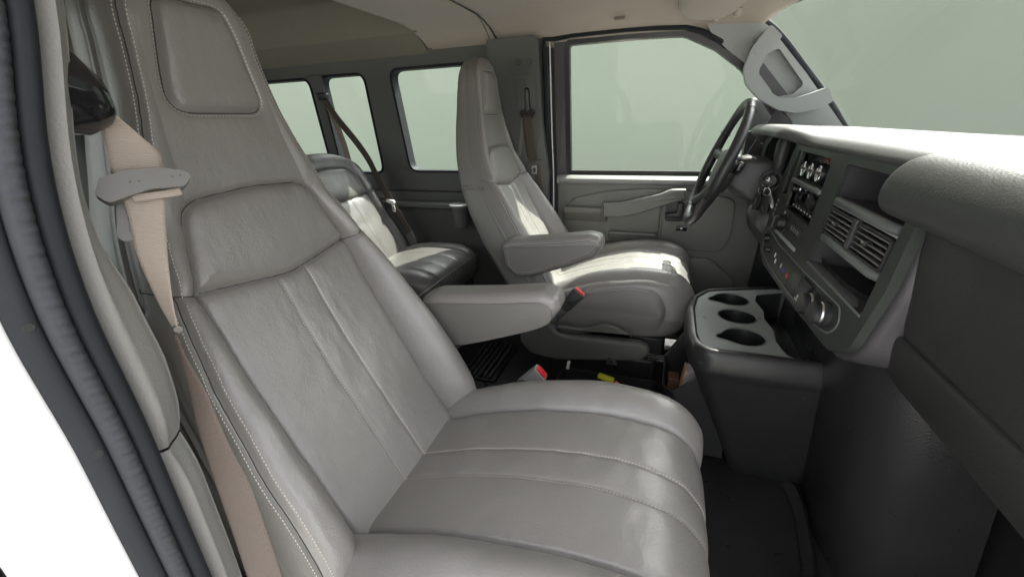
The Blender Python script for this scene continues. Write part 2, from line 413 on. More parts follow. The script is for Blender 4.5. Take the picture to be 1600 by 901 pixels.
# ------------------------------------------------------------------ van shell: floor, side walls, headliner
struct(box('floor', (-3.25, -.88, -.06), (1.05, .90, 0), 'mat_floor', bevel=0))
def Yw(z): return .86-max(0, z-.784)*.135
def mp_wall(sgn): return lambda a, b, c: (a, sgn*(Yw(b)+c), b)
W1 = roundpoly([(-.828, .790), (-.36, .790), (-.36, 1.246), (-.842, 1.246)], .05, 6)
W2 = roundpoly([(-1.255, .780), (-.985, .780), (-.978, 1.240), (-1.243, 1.240)], .05, 6)
W3 = roundpoly([(-1.70, .780), (-1.315, .780), (-1.305, 1.236), (-1.70, 1.236)], .05, 6)
W4 = roundpoly([(-2.45, .780), (-1.85, .780), (-1.85, 1.236), (-2.45, 1.236)], .05, 6)
W5 = roundpoly([(-3.1, .780), (-2.55, .780), (-2.55, 1.236), (-3.1, 1.236)], .05, 6)
outer = [(-3.25, .70), (-.112, .70), (-.112, 1.36), (-3.25, 1.36)]
lowprof = [(.86, .703), (.852, .700), (.835, .69), (.828, .665), (.822, .652), (.77, .649), (.762, .642), (.764, .625), (.80, .61), (.815, .58), (.82, .45), (.815, .2), (.80, .0)]
for sgn, nm in ((1, 'side_wall_left'), (-1, 'side_wall_right')):
    sw = struct(plate(nm, outer, [W1, W2, W3, W4, W5], mp_wall(sgn), -.03, .02, 'trim_grey', bevel=.016, bseg=4))
    ORGw = sw
    xs = np.linspace(-3.25, -.34, 3) if sgn > 0 else np.linspace(-3.25, -.17, 3)
    Y_ = np.array([[y*sgn for y, z in lowprof]]*3); Z_ = np.array([[z for y, z in lowprof]]*3); X_ = np.repeat(xs[:, None], len(lowprof), 1)
    lp = grid('lower_panel', X_, Y_, Z_, 'trim_grey', sw, sharp=40)
    for i, w in enumerate((W1, W2, W3, W4, W5)):
        gk = plate('window_gasket', inset(w, -.003), [inset(w, .008)], mp_wall(sgn), -.0335, .0195, 'rubber', sw, bevel=.003)
        plate('pane', inset(w, .003), [], mp_wall(sgn), .0135, .0165, 'glass', sw, bevel=0)
# headliner -------------------------------------------------------------------
def zhead(X, Y):
    a = np.abs(Y); d = np.clip((a-.52)/(.785-.52), 0, 1)
    z = 1.368-.078*d**2.3-.014*d**5*(X > -.12)
    f = np.clip((X-.22)/(.74-.22), 0, 1); z = z-.052*f**1.6*(1-.5*d)
    return z
xs = np.linspace(-.30, .80, 44); ys = np.linspace(-.80, .80, 81)
XX, YY = np.meshgrid(xs, ys, indexing='ij')
XX = XX-np.clip((XX-.2)/.6, 0, 1)*.20*(np.abs(YY)/.8)**3.5
hl = struct(grid('headliner', XX, YY, zhead(XX, YY), 'headliner'))
hl.modifiers.new('s', 'SOLIDIFY').thickness = .03; hl.modifiers['s'].offset = 1
xs = np.linspace(-.62, -.305, 12); XX, YY = np.meshgrid(xs, ys, indexing='ij')
mid = grid('overhead_panel', XX, YY, zhead(XX, YY)-.002, 'headliner', hl)
# rear part with a raised centre recess
for s_ in (1, -1):
    yy = np.linspace(.635, .80, 16)*s_; xs = np.linspace(-3.25, -.62, 10); XX, YY = np.meshgrid(xs, yy, indexing='ij')
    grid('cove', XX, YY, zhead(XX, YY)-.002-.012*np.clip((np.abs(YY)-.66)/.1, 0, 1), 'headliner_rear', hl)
Zr = 1.47
def rquad(name, a, m): return obj(name, a, [(0, 1, 2, 3)], m, hl, recalc=False)
z0 = 1.353
rp = [(.80*-1, Zr-.03), (-.66, Zr-.03)]
ys2 = np.concatenate([np.linspace(-.637, -.55, 8), np.linspace(-.5, .5, 5), np.linspace(.55, .637, 8)])
zr = Zr-.122*np.clip((np.abs(ys2)-.55)/.087, 0, 1)**2
xs2 = np.linspace(-3.25, -.60, 4)
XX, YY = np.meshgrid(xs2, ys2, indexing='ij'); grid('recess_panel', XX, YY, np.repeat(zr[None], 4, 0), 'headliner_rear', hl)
V_ = [(-.612, y, float(zhead(np.array(-.6), np.array(y)))-.004) for y in ys2]+[(-.604, y, z+.01) for y, z in zip(ys2, zr)]
k = len(ys2); obj('recess_edge', V_, [(i, i+1, k+i+1, k+i) for i in range(k-1)], 'headliner', hl, recalc=False)
tube('headliner_seam', [(-.302-.03*max(0, abs(y)-.55)/.2, y, float(zhead(np.array(-.3), np.array(y)))-.002) for y in np.linspace(-.78, .78, 60)], .0022, 'trim_grey', hl, seg=6)
# roof skin above everything, so that no light leaks in
struct(box('roof', (-3.3, -.90, 1.51), (.62, .90, 1.55), 'white_paint', bevel=.01))
struct(box('roof_side_rail_left', (-3.3, .80, 1.30), (.55, .90, 1.51), 'white_paint', bevel=.01))
struct(box('roof_side_rail_right', (-3.3, -.90, 1.30), (.55, -.80, 1.51), 'white_paint', bevel=.01))
struct(box('windshield_header', (.52, -.60, 1.385), (.795, .60, 1.545), 'white_paint', bevel=.01))
struct(box('rear_wall', (-3.3, -.90, -.06), (-3.25, .90, 1.51), 'trim_grey', bevel=0))
for (x, y) in ((.18, .69), (-.62, .755)):
    z = float(zhead(np.array(x), np.array(y)))-.004
    prism('map_lamp_clip', roundpoly([(-.018, -.005), (.018, -.005), (.018, .006), (-.018, .006)], .004, 3), lambda a, b, c, x=x, y=y, z=z: (x+a, y+b*.6-c, z+b-c*.5), 0, .006, 'headliner_rear', hl, r=.001)

# ------------------------------------------------------------------ driver side B pillar
def ypil(z): return Yw(z)-.030
bp = struct(plate('pillar_left', roundpoly([(-.345, .02), (-.098, .02), (-.098, .80), (-.118, 1.0), (-.122, 1.312), (-.335, 1.312)], [0, .01, .05, .05, .03, .02], 5), [roundpoly([(-.187, 1.03), (-.163, 1.03), (-.165, 1.135), (-.185, 1.135)], .006, 4)],
      lambda a, b, c: (a, ypil(b)-c-.012*math.exp(-((a+.22)/.08)**2), b), 0, .045, 'trim_grey', bevel=.014, bseg=4))
plate('belt_recess', roundpoly([(-.232, .80), (-.122, .80), (-.137, 1.175), (-.222, 1.175)], .02, 5), [roundpoly([(-.224, .808), (-.130, .808), (-.144, 1.166), (-.214, 1.166)], .015, 5)], lambda a, b, c: (a, ypil(b)-c-.012*math.exp(-((a+.22)/.08)**2), b), .043, .0495, 'trim_grey', bp, bevel=.003)
box('adjuster_slot', (-.187, ypil(1.08)-.04, 1.03), (-.163, ypil(1.08)-.03, 1.135), 'cavity', bp, bevel=0)
prism('adjuster_button', roundpoly([(-.183, 1.045), (-.167, 1.045), (-.168, 1.128), (-.182, 1.128)], .005, 3), lambda a, b, c: (a, ypil(b)-.034-c, b), 0, .030, 'trim_grey', bp, r=.004)
for x in (-.205, -.16):
    lathe('trim_plug', [(.0, .0026), (.008, .0024), (.0095, .001), (.0095, -.004)], (x, ypil(1.225)-.048-.010*math.exp(-((x+.22)/.08)**2), 1.225), (0, -1, .13), 'trim_grey', bp, seg=20)

# ------------------------------------------------------------------ driver door
struct(box('door_jamb_left', (-.135, .865, .02), (-.045, .90, 1.34), 'purple_grey', bevel=0))
door = thing('driver_door', 'grey driver door with pull handle and white sill behind the steering wheel', 'door', (.3, .84, .0))
WD = roundpoly([(-.018, .792), (.78, .792), (.80, .93), (.714, 1.037), (.604, 1.165), (.512, 1.231), (.40, 1.283), (.2, 1.291), (-.024, 1.287)], [.02, .02, .03, .2, .1, .1, .12, .3, .025], 6)
WDo = roundpoly([(-.068, .700), (.86, .700), (.86, .97), (.757, 1.075), (.64, 1.200), (.535, 1.272), (.41, 1.318), (.2, 1.325), (-.074, 1.325)], [0, 0, .03, .2, .1, .1, .12, .3, .04], 6)
plate('window_frame', WDo, [WD], lambda a, b, c: (a, Yw(b)+c, b), -.022, .02, 'purple_grey', door, bevel=.007, bseg=3)
plate('window_gasket', inset(WD, -.010), [inset(WD, .011)], lambda a, b, c: (a, Yw(b)+c, b), -.027, .004, 'black_plastic', door, bevel=.003)
plate('pane', inset(WD, .006), [], lambda a, b, c: (a, Yw(b)+c, b), .005, .009, 'glass', door, bevel=0)
pan = prism('door_panel', roundpoly([(-.062, .04), (.60, .04), (.76, .25), (.78, .778), (-.062, .778)], [.03, .05, .1, .01, .01], 5), mp_xz, .86, .815, 'door_grey', door, r=.006)
prism('sill_ledge', roundpoly([(.862, .787), (.81, .784), (.790, .772), (.788, .760), (.80, .750), (.862, .750)], .006, 4), mp_yz, -.062, .78, 'trim_light', door, r=.003)
prism('armrest_panel', roundpoly([(-.028, .50), (.383, .50), (.386, .736), (.30, .735), (.15, .72), (.02, .69), (-.028, .645)], [.02, .006, .006, .1, .1, .05, .03], 5), mp_xz, .816, .803, 'door_grey', door, r=.006)
prism('latch_panel', roundpoly([(.391, .48), (.64, .48), (.665, .56), (.66, .70), (.55, .725), (.391, .736)], [.006, .05, .05, .04, .05, .006], 5), mp_xz, .816, .804, 'door_grey', door, r=.006)
prism('elbow_ledge', roundpoly([(.83, .655), (.772, .655), (.766, .648), (.772, .63), (.80, .59), (.83, .56)], .008, 4), mp_yz, -.026, .165, 'door_grey', door, r=.008)
prism('pull_handle', roundpoly([(.146, .679), (.208, .681), (.25, .690), (.375, .724), (.415, .742), (.470, .744), (.475, .705), (.40, .680), (.30, .640), (.22, .620), (.146, .620)], [.006, .02, .06, .06, .02, .008, .008, .05, .06, .03, .006], 5), mp_xz, .806, .745, 'vinyl', door, r=.009, seg=4)
prism('pull_pocket', roundpoly([(.83, .548), (.778, .553), (.775, .545), (.79, .52), (.83, .50)], .006, 4), mp_yz, .175, .378, 'door_grey', door, r=.008)
plate('latch_bezel', rrect(.396, .482, .598, .692, .018), [rrect(.402, .476, .604, .686, .015)], mp_xz, .806, .797, 'door_grey', door, bevel=.002)
prism('latch_cavity', rrect(.402, .476, .604, .686, .015), mp_xz, .806, .8025, 'black_satin', door, r=.001)
prism('latch_handle', roundpoly([(.432, .622), (.46, .622), (.472, .640), (.470, .684), (.448, .688), (.444, .645), (.400, .638), (.400, .626)], .006, 4), mp_xz, .802, .780, 'black_plastic', door, r=.005)
plate('switch_bezel', rrect(.444, .502, .560, .592, .006), [rrect(.452, .494, .565, .587, .004)], mp_xz, .806, .799, 'door_grey', door, bevel=.002)
prism('lock_switch', rrect(.452, .494, .565, .587, .004), mp_xz, .806, .798, 'black_gloss', door, r=.002)
prism('lock_symbol', rrect(.468, .476, .572, .580, .002), mp_xz, .7985, .7972, 'white_ink', door, r=0)
prism('map_pocket', roundpoly([(-.03, .07), (.55, .07), (.70, .24), (.715, .36), (.60, .455), (-.03, .44)], [.03, .08, .08, .08, .05, .02], 5), mp_xz, .816, .798, 'door_grey', door, r=.010)
prism('pocket_trim', roundpoly([(-.03, .07), (.55, .07), (.69, .23), (.69, .27), (-.03, .27)], [.03, .08, .05, .02, .02], 5), mp_xz, .80, .790, 'door_grey', door, r=.006)
# the body edge and rubber seal round the door opening
ds = thing('driver_door_seal', 'black rubber seal with white painted edge around the driver door opening', 'door seal', (-.1, .84, 0))
zs_ = np.linspace(.02, 1.30, 40)
def edgex(z): return -.108+.012*max(0, (.95-z))**.8
top = [(-.07, 1.298), (.0, 1.304), (.1, 1.306), (.2, 1.306), (.3, 1.303), (.40, 1.296), (.46, 1.278), (.52, 1.245)]
tube('rubber_bulb', [(edgex(z), Yw(z)-.042, z) for z in zs_]+[(x, Yw(z)-.040, z) for x, z in top]+[(.56, .80, 1.212), (.60, .86, 1.17)], .0085, 'rubber', ds, seg=10)
tube('painted_edge', [(edgex(z)+.019, Yw(z)-.030, z) for z in zs_]+[(x, Yw(z)-.012, z+.016) for x, z in top[1:]], .0030, 'white_paint', ds, seg=8)

# ------------------------------------------------------------------ driver side A pillar with grab handle
ap = thing('windshield_pillar', 'light grey windshield pillar trim with moulded grab handle above the dash', 'pillar', (.9, .80, .93))
def apl(a, b, c): return (a, .832-(b-.97)*.16-c, b)
HR = roundpoly([(.672, 1.198), (.700, 1.212), (.800, 1.098), (.772, 1.070), (.728, 1.064), (.698, 1.080), (.660, 1.122), (.654, 1.152)], [.012, .015, .015, .012, .02, .03, .03, .02], 5)
plate('pillar_trim', roundpoly([(.455, 1.315), (.60, 1.318), (.665, 1.270), (.80, 1.130), (.955, .955), (.955, .90), (.77, .90), (.80, .965), (.785, .99), (.742, 1.03), (.70, 1.09), (.655, 1.14), (.605, 1.175), (.56, 1.206), (.495, 1.258)], [.01, .03, .05, .2, .02, 0, 0, .02, .03, .05, .1, .1, .04, .05, .05], 5), [HR], apl, 0, .034, 'pillar_light', ap, bevel=.012, bseg=4)
plate('handle_recess', inset(HR, -.012), [], apl, -.012, .004, 'pillar_light', ap, bevel=0)
# grab handle: a strut that leaves the pillar, runs parallel to it and returns
HC = roundpoly([(.650, 1.272), (.608, 1.208), (.596, 1.152), (.612, 1.104), (.662, 1.056), (.726, 1.020), (.780, 1.008), (.830, 1.018), (.880, 1.040), (.852, 1.084), (.810, 1.068), (.775, 1.058), (.725, 1.056), (.692, 1.076), (.648, 1.122), (.641, 1.148), (.655, 1.190), (.692, 1.236)], [.01, .05, .06, .06, .08, .06, .04, .03, .01, .01, .03, .03, .03, .05, .04, .03, .04, .01], 6)
plate('grab_handle', HC, [], lambda a, b, c: (a, .845-(b-.97)*.16-c, b), .084, .118, 'pillar_light', ap, bevel=.010, bseg=5)
for po in ([(.648, 1.266), (.622, 1.228), (.655, 1.200), (.686, 1.232)], [(.828, 1.024), (.872, 1.041), (.850, 1.078), (.812, 1.063)]): plate('handle_post', roundpoly(po, .008, 3), [], lambda a, b, c: (a, .845-(b-.97)*.16-c, b), .015, .090, 'pillar_light', ap, bevel=.003)
for (x, z, ux, uz) in ((.634, 1.208, .50, .86), (.818, 1.044, .96, .26)):
    wx, wz = -uz, ux; yc_ = .845-(z-.97)*.16-.1175
    plate('screw_cover', rrect(-.019, .019, -.011, .011, .005), [], lambda a, b, c, x=x, z=z, yc_=yc_, ux=ux, uz=uz, wx=wx, wz=wz: (x+a*ux+b*wx, yc_-c-(a*uz+b*wz)*.16, z+a*uz+b*wz), -.006, .0012, 'pillar_light', ap, bevel=.0006)
prism('handle_gap', roundpoly([(.662, 1.140), (.672, 1.135), (.752, 1.072), (.745, 1.060), (.705, 1.072), (.665, 1.112)], .006, 4), lambda a, b, c: (a, .832-(b-.97)*.16-.0042-c, b), 0, .002, 'cavity', ap, r=.001)
tube('windshield_seal', catmull([(.62, .815, 1.325), (.70, .812, 1.262), (.81, .826, 1.145), (.90, .838, 1.045), (.975, .848, .950)], 8), .011, 'rubber', ap, seg=8)
prism('mirror_sail', roundpoly([(.66, .85), (.86, .85), (.84, .955), (.735, 1.03)], .01, 4), lambda a, b, c: (a, Yw(b)-.024-c, b), 0, .012, 'purple_grey', door, r=.004)
em = thing('side_mirror', 'grey exterior mirror seen through the driver window behind the steering wheel', 'mirror', (.70, .98, .80))
prism('mirror_housing', roundpoly([(.93, .87), (1.12, .87), (1.13, 1.06), (.95, 1.07)], .03, 5), lambda a, b, c: (c, a, b), .66, .76, 'purple_grey', em, r=.02)
prism('mirror_arm', roundpoly([(.86, .85), (.95, .87), (.95, .91), (.86, .90)], .01, 3), lambda a, b, c: (c, a, b), .68, .74, 'black_plastic', em, r=.008)
prism('mirror_glass', rrect(.955, 1.10, .89, 1.045, .02), lambda a, b, c: (c, a, b), .660, .657, 'chrome', em, r=.001)

# windshield -------------------------------------------------------------------
nx, ny = 8, 25
YY = np.linspace(-.82, .82, ny); Vw = []
for i in range(nx):
    t = i/(nx-1)
    for y in YY:
        xb_, xt_ = .985+.14*(1-(y/.82)**2), .632+.180*(1-abs(y/.82)**3.5)
        Vw.append((xb_+(xt_-xb_)*t, y*(1-.03*t), .935+.40*t))
ws = thing('windshield', 'large clear windshield glass above the dashboard', 'windshield', (1.05, 0, .93))
obj('pane', Vw, [(i*ny+j, i*ny+j+1, (i+1)*ny+j+1, (i+1)*ny+j) for i in range(nx-1) for j in range(ny-1)], 'glass_tint', ws, recalc=False)
tube('lower_frit', [(Vw[j][0]-.006, Vw[j][1], .943) for j in range(ny)], .008, 'cavity', ws, seg=6)
tube('upper_frit', [(Vw[(nx-1)*ny+j][0]-.012, Vw[(nx-1)*ny+j][1], 1.328) for j in range(ny)], .010, 'purple_grey', ws, seg=6)

# sun visor ---------------------------------------------------------------------
vz = thing('sun_visor', 'beige fabric sun visor folded up above the driver window', 'sun visor', (.45, .55, 1.30))
def vmap(a, b, c):
    z = float(zhead(np.array(a), np.array(b)))
    return (a, b, z-.004-c)
prism('visor_blade', roundpoly([(.372, .22), (.375, .655), (.41, .70), (.50, .705), (.545, .66), (.60, .22)], [.03, .05, .04, .04, .04, .03], 6), vmap, 0, .018, 'headliner', vz, r=.007)
tube('visor_edge', [vmap(a, b, .010) for a, b in roundpoly([(.370, .22), (.373, .657), (.409, .702), (.50, .707)], [.0, .05, .04, 0], 6)], .0035, 'headliner', vz, seg=8)
prism('visor_label', roundpoly([(.495, .56), (.548, .56), (.540, .650), (.495, .650)], .004, 2), vmap, .0185, .0195, 'label_blue', vz, r=0)
for i in range(5): prism('label_line', [(.500, .568+i*.016), (.538, .568+i*.016), (.538, .573+i*.016), (.500, .573+i*.016)], vmap, .0195, .0200, 'paper_grey', vz, r=0)
for (a, b) in ((.50, .725), (.56, .70)): lathe('visor_pivot', [(.012, 0), (.012, .014), (.008, .020), (0, .021)], vmap(a-.01, b-.02, .0), (0, 0, -1), 'headliner', vz, seg=14)

# ------------------------------------------------------------------ near (passenger) door opening
np_ = thing('passenger_door_pillar', 'passenger door pillar with black rubber seals, grey trim and white paint', 'pillar', (-.05, -.87, 0))
bz = sm([1.40, 1.25, 1.10, 1.058, 1.018, .976, .93, .88, .78, .70, .58, .3, 0, -.3], [-.780, -.798, -.818, -.829, -.841, -.850, -.856, -.859, -.857, -.859, -.861, -.870, -.880, -.884], 10)
bx = lambda z: -.03+0*np.asarray(z, float)
def strip(name, prof, m, zs, parent=np_, ripple=0, sharp=None):
    """prof: (dx, dy) polyline relative to the trim/seal line, swept over z"""
    X_ = []; Y_ = []; Z_ = []
    prof = np.array(catmull([(a, b, 0) for a, b in prof], 5))
    mid_ = np.sin(np.linspace(0, math.pi, len(prof)))
    for z in zs:
        rp_ = ripple*(math.sin(z*2*math.pi/.0075)+.6*math.sin(z*2*math.pi/.0122+1)) if ripple else 0
        X_.append(bx(z)+prof[:, 0]+rp_*mid_); Y_.append(bz(z)+prof[:, 1]); Z_.append(np.full(len(prof), z))
    return grid(name, np.array(X_), np.array(Y_), np.array(Z_), m, parent, sharp=sharp)
zf = np.linspace(1.38, -.25, 90); zr_ = np.linspace(1.38, .2, 620)
strip('inner_seal', [(-.02, .004), (-.004, .0015), (.005, -.003), (.006, -.009), (.002, -.0145), (-.012, -.015)], 'rubber', zf)
strip('fabric_seal', [(-.014, -.0130), (.000, -.0145), (.0060, -.018), (.0060, -.023), (.001, -.0275), (-.014, -.0285)], 'seal_fabric', zr_, ripple=.0009)
strip('outer_seal', [(-.018, -.0270), (-.006, -.0285), (-.0045, -.033), (-.008, -.038), (-.016, -.0415), (-.03, -.042)], 'rubber', zf)
strip('painted_jamb', [(-.022, -.038), (-.018, -.044), (-.021, -.054), (-.028, -.066), (-.031, -.078), (-.030, -.088), (-.034, -.094), (-.046, -.097)], 'white_paint', zf)
strip('jamb_gap', [(-.038, -.0945), (-.050, -.0975), (-.064, -.0985)], 'cavity', zf)
strip('outer_skin', [(-.062, -.0985), (-.046, -.100), (-.042, -.105), (-.046, -.115), (-.07, -.119), (-.20, -.121)], 'white_paint', zf)
for z in (.888, .772):
    lathe('seal_hole', [(0, .0006), (.0030, .0006), (.0034, 0)], (float(bx(z))-.0052, float(bz(z))-.0345, z), (1, -.35, .1), 'cavity', np_, seg=14)
# grey trim panel behind the seal (upper and lower piece)
def tpanel(name, z1, z0_, inner):
    zs = np.linspace(z1, z0_, 40); X_ = []; Y_ = []; Z_ = []
    for i, z in enumerate(zs):
        e = min(1, (i+.0)/3, (len(zs)-1-i)/3)
        bul = (1-(1-e)**2)
        w = inner(z)
        prof = np.array(catmull([(-.024, .000, 0), (-.012, .006, 0), (-.006, .014, 0), (-.009, w*.5, 0), (-.020, w*.88, 0), (-.034, w, 0), (-.14, w+.014, 0)], 5))
        X_.append(bx(z)+prof[:, 0]-.012*(1-bul)); Y_.append(bz(z)+prof[:, 1]); Z_.append(np.full(len(prof), z))
    return grid(name, np.array(X_), np.array(Y_), np.array(Z_), 'near_trim', np_)
tpanel('upper_trim', 1.38, .732, lambda z: float(np.interp(z, [.73, .82, .886, .927, .97, 1.1, 1.2], [.038, .044, .040, .030, .026, .028, .03])))
tpanel('lower_trim', .729, .05, lambda z: .038)
struct(box('passenger_rear_pillar', (-.34, -.862, 0), (-.15, -.83, 1.36), 'trim_grey', bevel=.01))

# ------------------------------------------------------------------ dashboard
dash = thing('dashboard', 'dark grey dashboard with radio stack, air vents and bright top', 'dashboard', (.85, 0, .55))
SO, SP, SQ, SN = np.array([.72, .32, .93]), np.array([0, -1., 0]), np.array([-.0968, 0, -.9953]), np.array([.9953, 0, -.0968])
def st(p, q, c): return tuple(SO+SP*p+SQ*q+SN*c)
# top skin, swept across the car, with the instrument hood standing proud
ny = 140; Ys = np.linspace(-.865, .865, ny)
hood = lambda y: np.exp(-np.clip(np.abs(y-.535)-.20, 0, 9)**2/.0035)
X_ = []; Y_ = []; Z_ = []
for y in Ys:
    h = float(hood(y)); lip = .712-.055*h; fall = .05*max(0, (abs(y)-.70)/.16)**2
    zt = .948+.020*h-fall
    pf = [(lip+.05, zt-.030, 0), (lip+.014, zt-.022, 0), (lip, zt-.012, 0), (lip+.004, zt-.001, 0), (lip+.02, zt+.008, 0), (lip+.06, zt+.013-.004*h, 0), (.84, .968-fall, 0), (.98, .960-fall, 0), (1.12-.13*(y/.86)**2, .942-fall, 0)]
    pf = np.array(catmull(pf, 5)); X_.append(pf[:, 0]); Y_.append(np.full(len(pf), y)); Z_.append(pf[:, 1])
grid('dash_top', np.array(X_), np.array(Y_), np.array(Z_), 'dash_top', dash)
# stack housing and bezel
BO = roundpoly([(-.045, -.004), (.637, -.004), (.640, .165), (.615, .285), (.555, .315), (.30, .329), (.0, .334), (-.085, .310), (-.130, .215)], [.01, .02, .12, .06, .05, .1, .08, .06, .06], 6)
big = inset(BO, -.012)
H1 = rrect(.030, .252, .013, .160, .006); H2 = roundpoly([(.338, .014), (.612, .014), (.606, .220), (.322, .224)], .010, 5)
H0 = roundpoly([(-.040, .012), (.016, .012), (.006, .130), (-.050, .132)], .006, 4)
bez = plate('stack_bezel', BO, [H0, H1, H2], st, -.004, .012, 'dash_green', dash, bevel=.004, bseg=3)
def inner_box(name, hole, depth, m, flare=.0):
    n = len(hole); V = [st(a, b, .004) for a, b in hole]+[st(a, b, depth) for a, b in inset(hole, flare)]
    return obj(name, V, [(i, (i+1) % n, n+(i+1) % n, n+i) for i in range(n)]+[tuple(range(n, 2*n))], m, dash, sharp=30)
n = len(big); hr = [(0.0, .125), (0.0, .022), (.003, .013), (.010, .010), (.018, .011)]
V_ = [st(a, b, c) for d, c in hr for a, b in (inset(big, d) if d else big)]
obj('stack_housing', V_, [(k*n+i, k*n+(i+1) % n, (k+1)*n+(i+1) % n, (k+1)*n+i) for k in range(len(hr)-1) for i in range(n)], 'purple_grey', dash)
inner_box('slot_well', H0, .018, 'black_satin')
tube('vent_trim', [st(p, .0925, -.001) for p in (.338, .47, .604)], .0022, 'silver_paint', dash, seg=6)
inner_box('radio_well', H1, .040, 'black_plastic')
inner_box('storage_well', H2, .105, 'purple_grey', .004)
prism('slot_slider', roundpoly([(-.032, .030), (.004, .030), (-.004, .118), (-.040, .120)], .004, 3), st, .017, .006, 'purple_grey', dash, r=.003)
prism('slot_cap', rrect(-.036, .012, .016, .026, .003), st, .017, .002, 'black_gloss', dash, r=.002)
# climate controls
prism('climate_panel', rrect(.033, .249, .016, .077, .004), st, .039, .022, 'black_satin', dash, r=.003)
for p, q in ((.083, .052), (.140, .051), (.200, .050)):
    kn = lathe('climate_knob', [(.021, 0), (.0195, .022), (.0185, .026), (.016, .0262), (.0, .0262)], st(p, q, .0225), -SN, 'black_plastic', dash, seg=30)
    lathe('knob_ring', [(.0178, .0262), (.0186, .0275), (.0165, .0285), (.0145, .0272)], st(p, q, .0225), -SN, 'chrome', kn, seg=30)
    prism('knob_pointer', [(p-.0012, q-.017), (p+.0012, q-.017), (p+.0012, q-.004), (p-.0012, q-.004)], st, -.0045, -.0052, 'white_ink', kn, r=0)
    for k in range(9):
        a = R(-210+k*30); px, qy = p+.0265*math.cos(a), q+.0265*math.sin(a)
        if .036 < px < .246 and .018 < qy < .075:
            prism('climate_mark', rrect(px-.0018, px+.0018, qy-.0009, qy+.0009, .0004, 1), st, .0222, .0214, 'white_ink' if k < 6 or p > .15 else 'red', dash, r=0)
V_, F_ = tube_geo([st(.140+.030*math.cos(R(a)), .050+.030*math.sin(R(a)), .0213) for a in range(-125, -35, 10)], .0012, 6); obj('temperature_arc', V_, F_, 'red', dash)
prism('stack_shelf', rrect(.028, .254, .078, .091, .005), st, .038, -.010, 'edge_grey', dash, r=.005)
# radio
rad = prism('radio', rrect(.033, .249, .092, .159, .003), st, .039, .016, 'black_satin', dash, r=.003)
prism('radio_screen', rrect(.060, .190, .098, .132, .002), st, .0165, .0145, 'screen', rad, r=.0005)
for p, q, r_ in ((.214, .114, .017), (.046, .106, .010)):
    kn = lathe('radio_knob', [(r_, 0), (r_*.93, .020), (r_*.8, .0225), (0, .0225)], st(p, q, .017), -SN, 'black_plastic', rad, seg=26)
    lathe('knob_ring', [(r_*1.02, .002), (r_*1.1, .0045), (r_*1.0, .007)], st(p, q, .017), -SN, 'metal', kn, seg=26)
for i in range(7):
    bt = prism('radio_button', rrect(.040+i*.0245, .0625+i*.0245, .139, .1545, .002), st, .0165, .010, 'black_gloss', rad, r=.002)
    for k in range(3): prism('button_mark', rrect(.0448+i*.0245+k*.0045, .0478+i*.0245+k*.0045, .1445, .1495, .0006, 1), st, .0101, .0095, 'silver_paint' if (i+k) % 3 else 'white_ink', bt, r=0)
prism('radio_slot', rrect(.045, .165, .1335, .1365, .001), st, .0165, .0155, 'cavity', rad, r=0)
prism('eject_button', rrect(.215, .244, .140, .154, .002), st, .0165, .011, 'black_gloss', rad, r=.0015)
# headlamp knob, button block and bright strip under the radio
hk = lathe('light_switch', [(.027, 0), (.027, .004), (.0215, .006), (.020, .024), (.017, .027), (0, .027)], st(.086, .192, -.003), -SN, 'black_plastic', dash, seg=30)
prism('switch_grip', rrect(.082, .090, .174, .210, .003), st, -.028, -.037, 'black_plastic', hk, r=.002)
for q, p in ((.182, .042), (.198, .047), (.170, .052)): prism('switch_mark', rrect(p-.003, p+.003, q-.0035, q+.0035, .001, 2), st, -.0038, -.0046, 'white_ink', dash, r=0)
bb = plate('button_block', rrect(.143, .223, .176, .200, .004), [rrect(.147+i*.0187, .1635+i*.0187, .1795, .1965, .002, 3) for i in range(4)], st, -.0035, -.007, 'black_satin', dash, bevel=.001)
for i in range(4):
    b_ = prism('rocker_button', rrect(.1475+i*.0187, .1630+i*.0187, .180, .196, .002, 3), st, -.0035, -.0075, 'dash_grey', bb, r=.0015)
    prism('button_mark', rrect(.153+i*.0187, .157+i*.0187, .183, .192, .001, 1), st, -.0074, -.0079, 'silver_paint', b_, r=0)
prism('bright_strip', rrect(.024, .224, .221, .231, .002), st, -.0035, -.0065, 'silver_paint', dash, r=.0015)
for i in range(4): prism('gear_letter', rrect(-.052-.002*i, -.044-.002*i, .150+i*.014, .158+i*.014, .001, 1), st, -.0035, -.0045, 'silver_paint', dash, r=0)
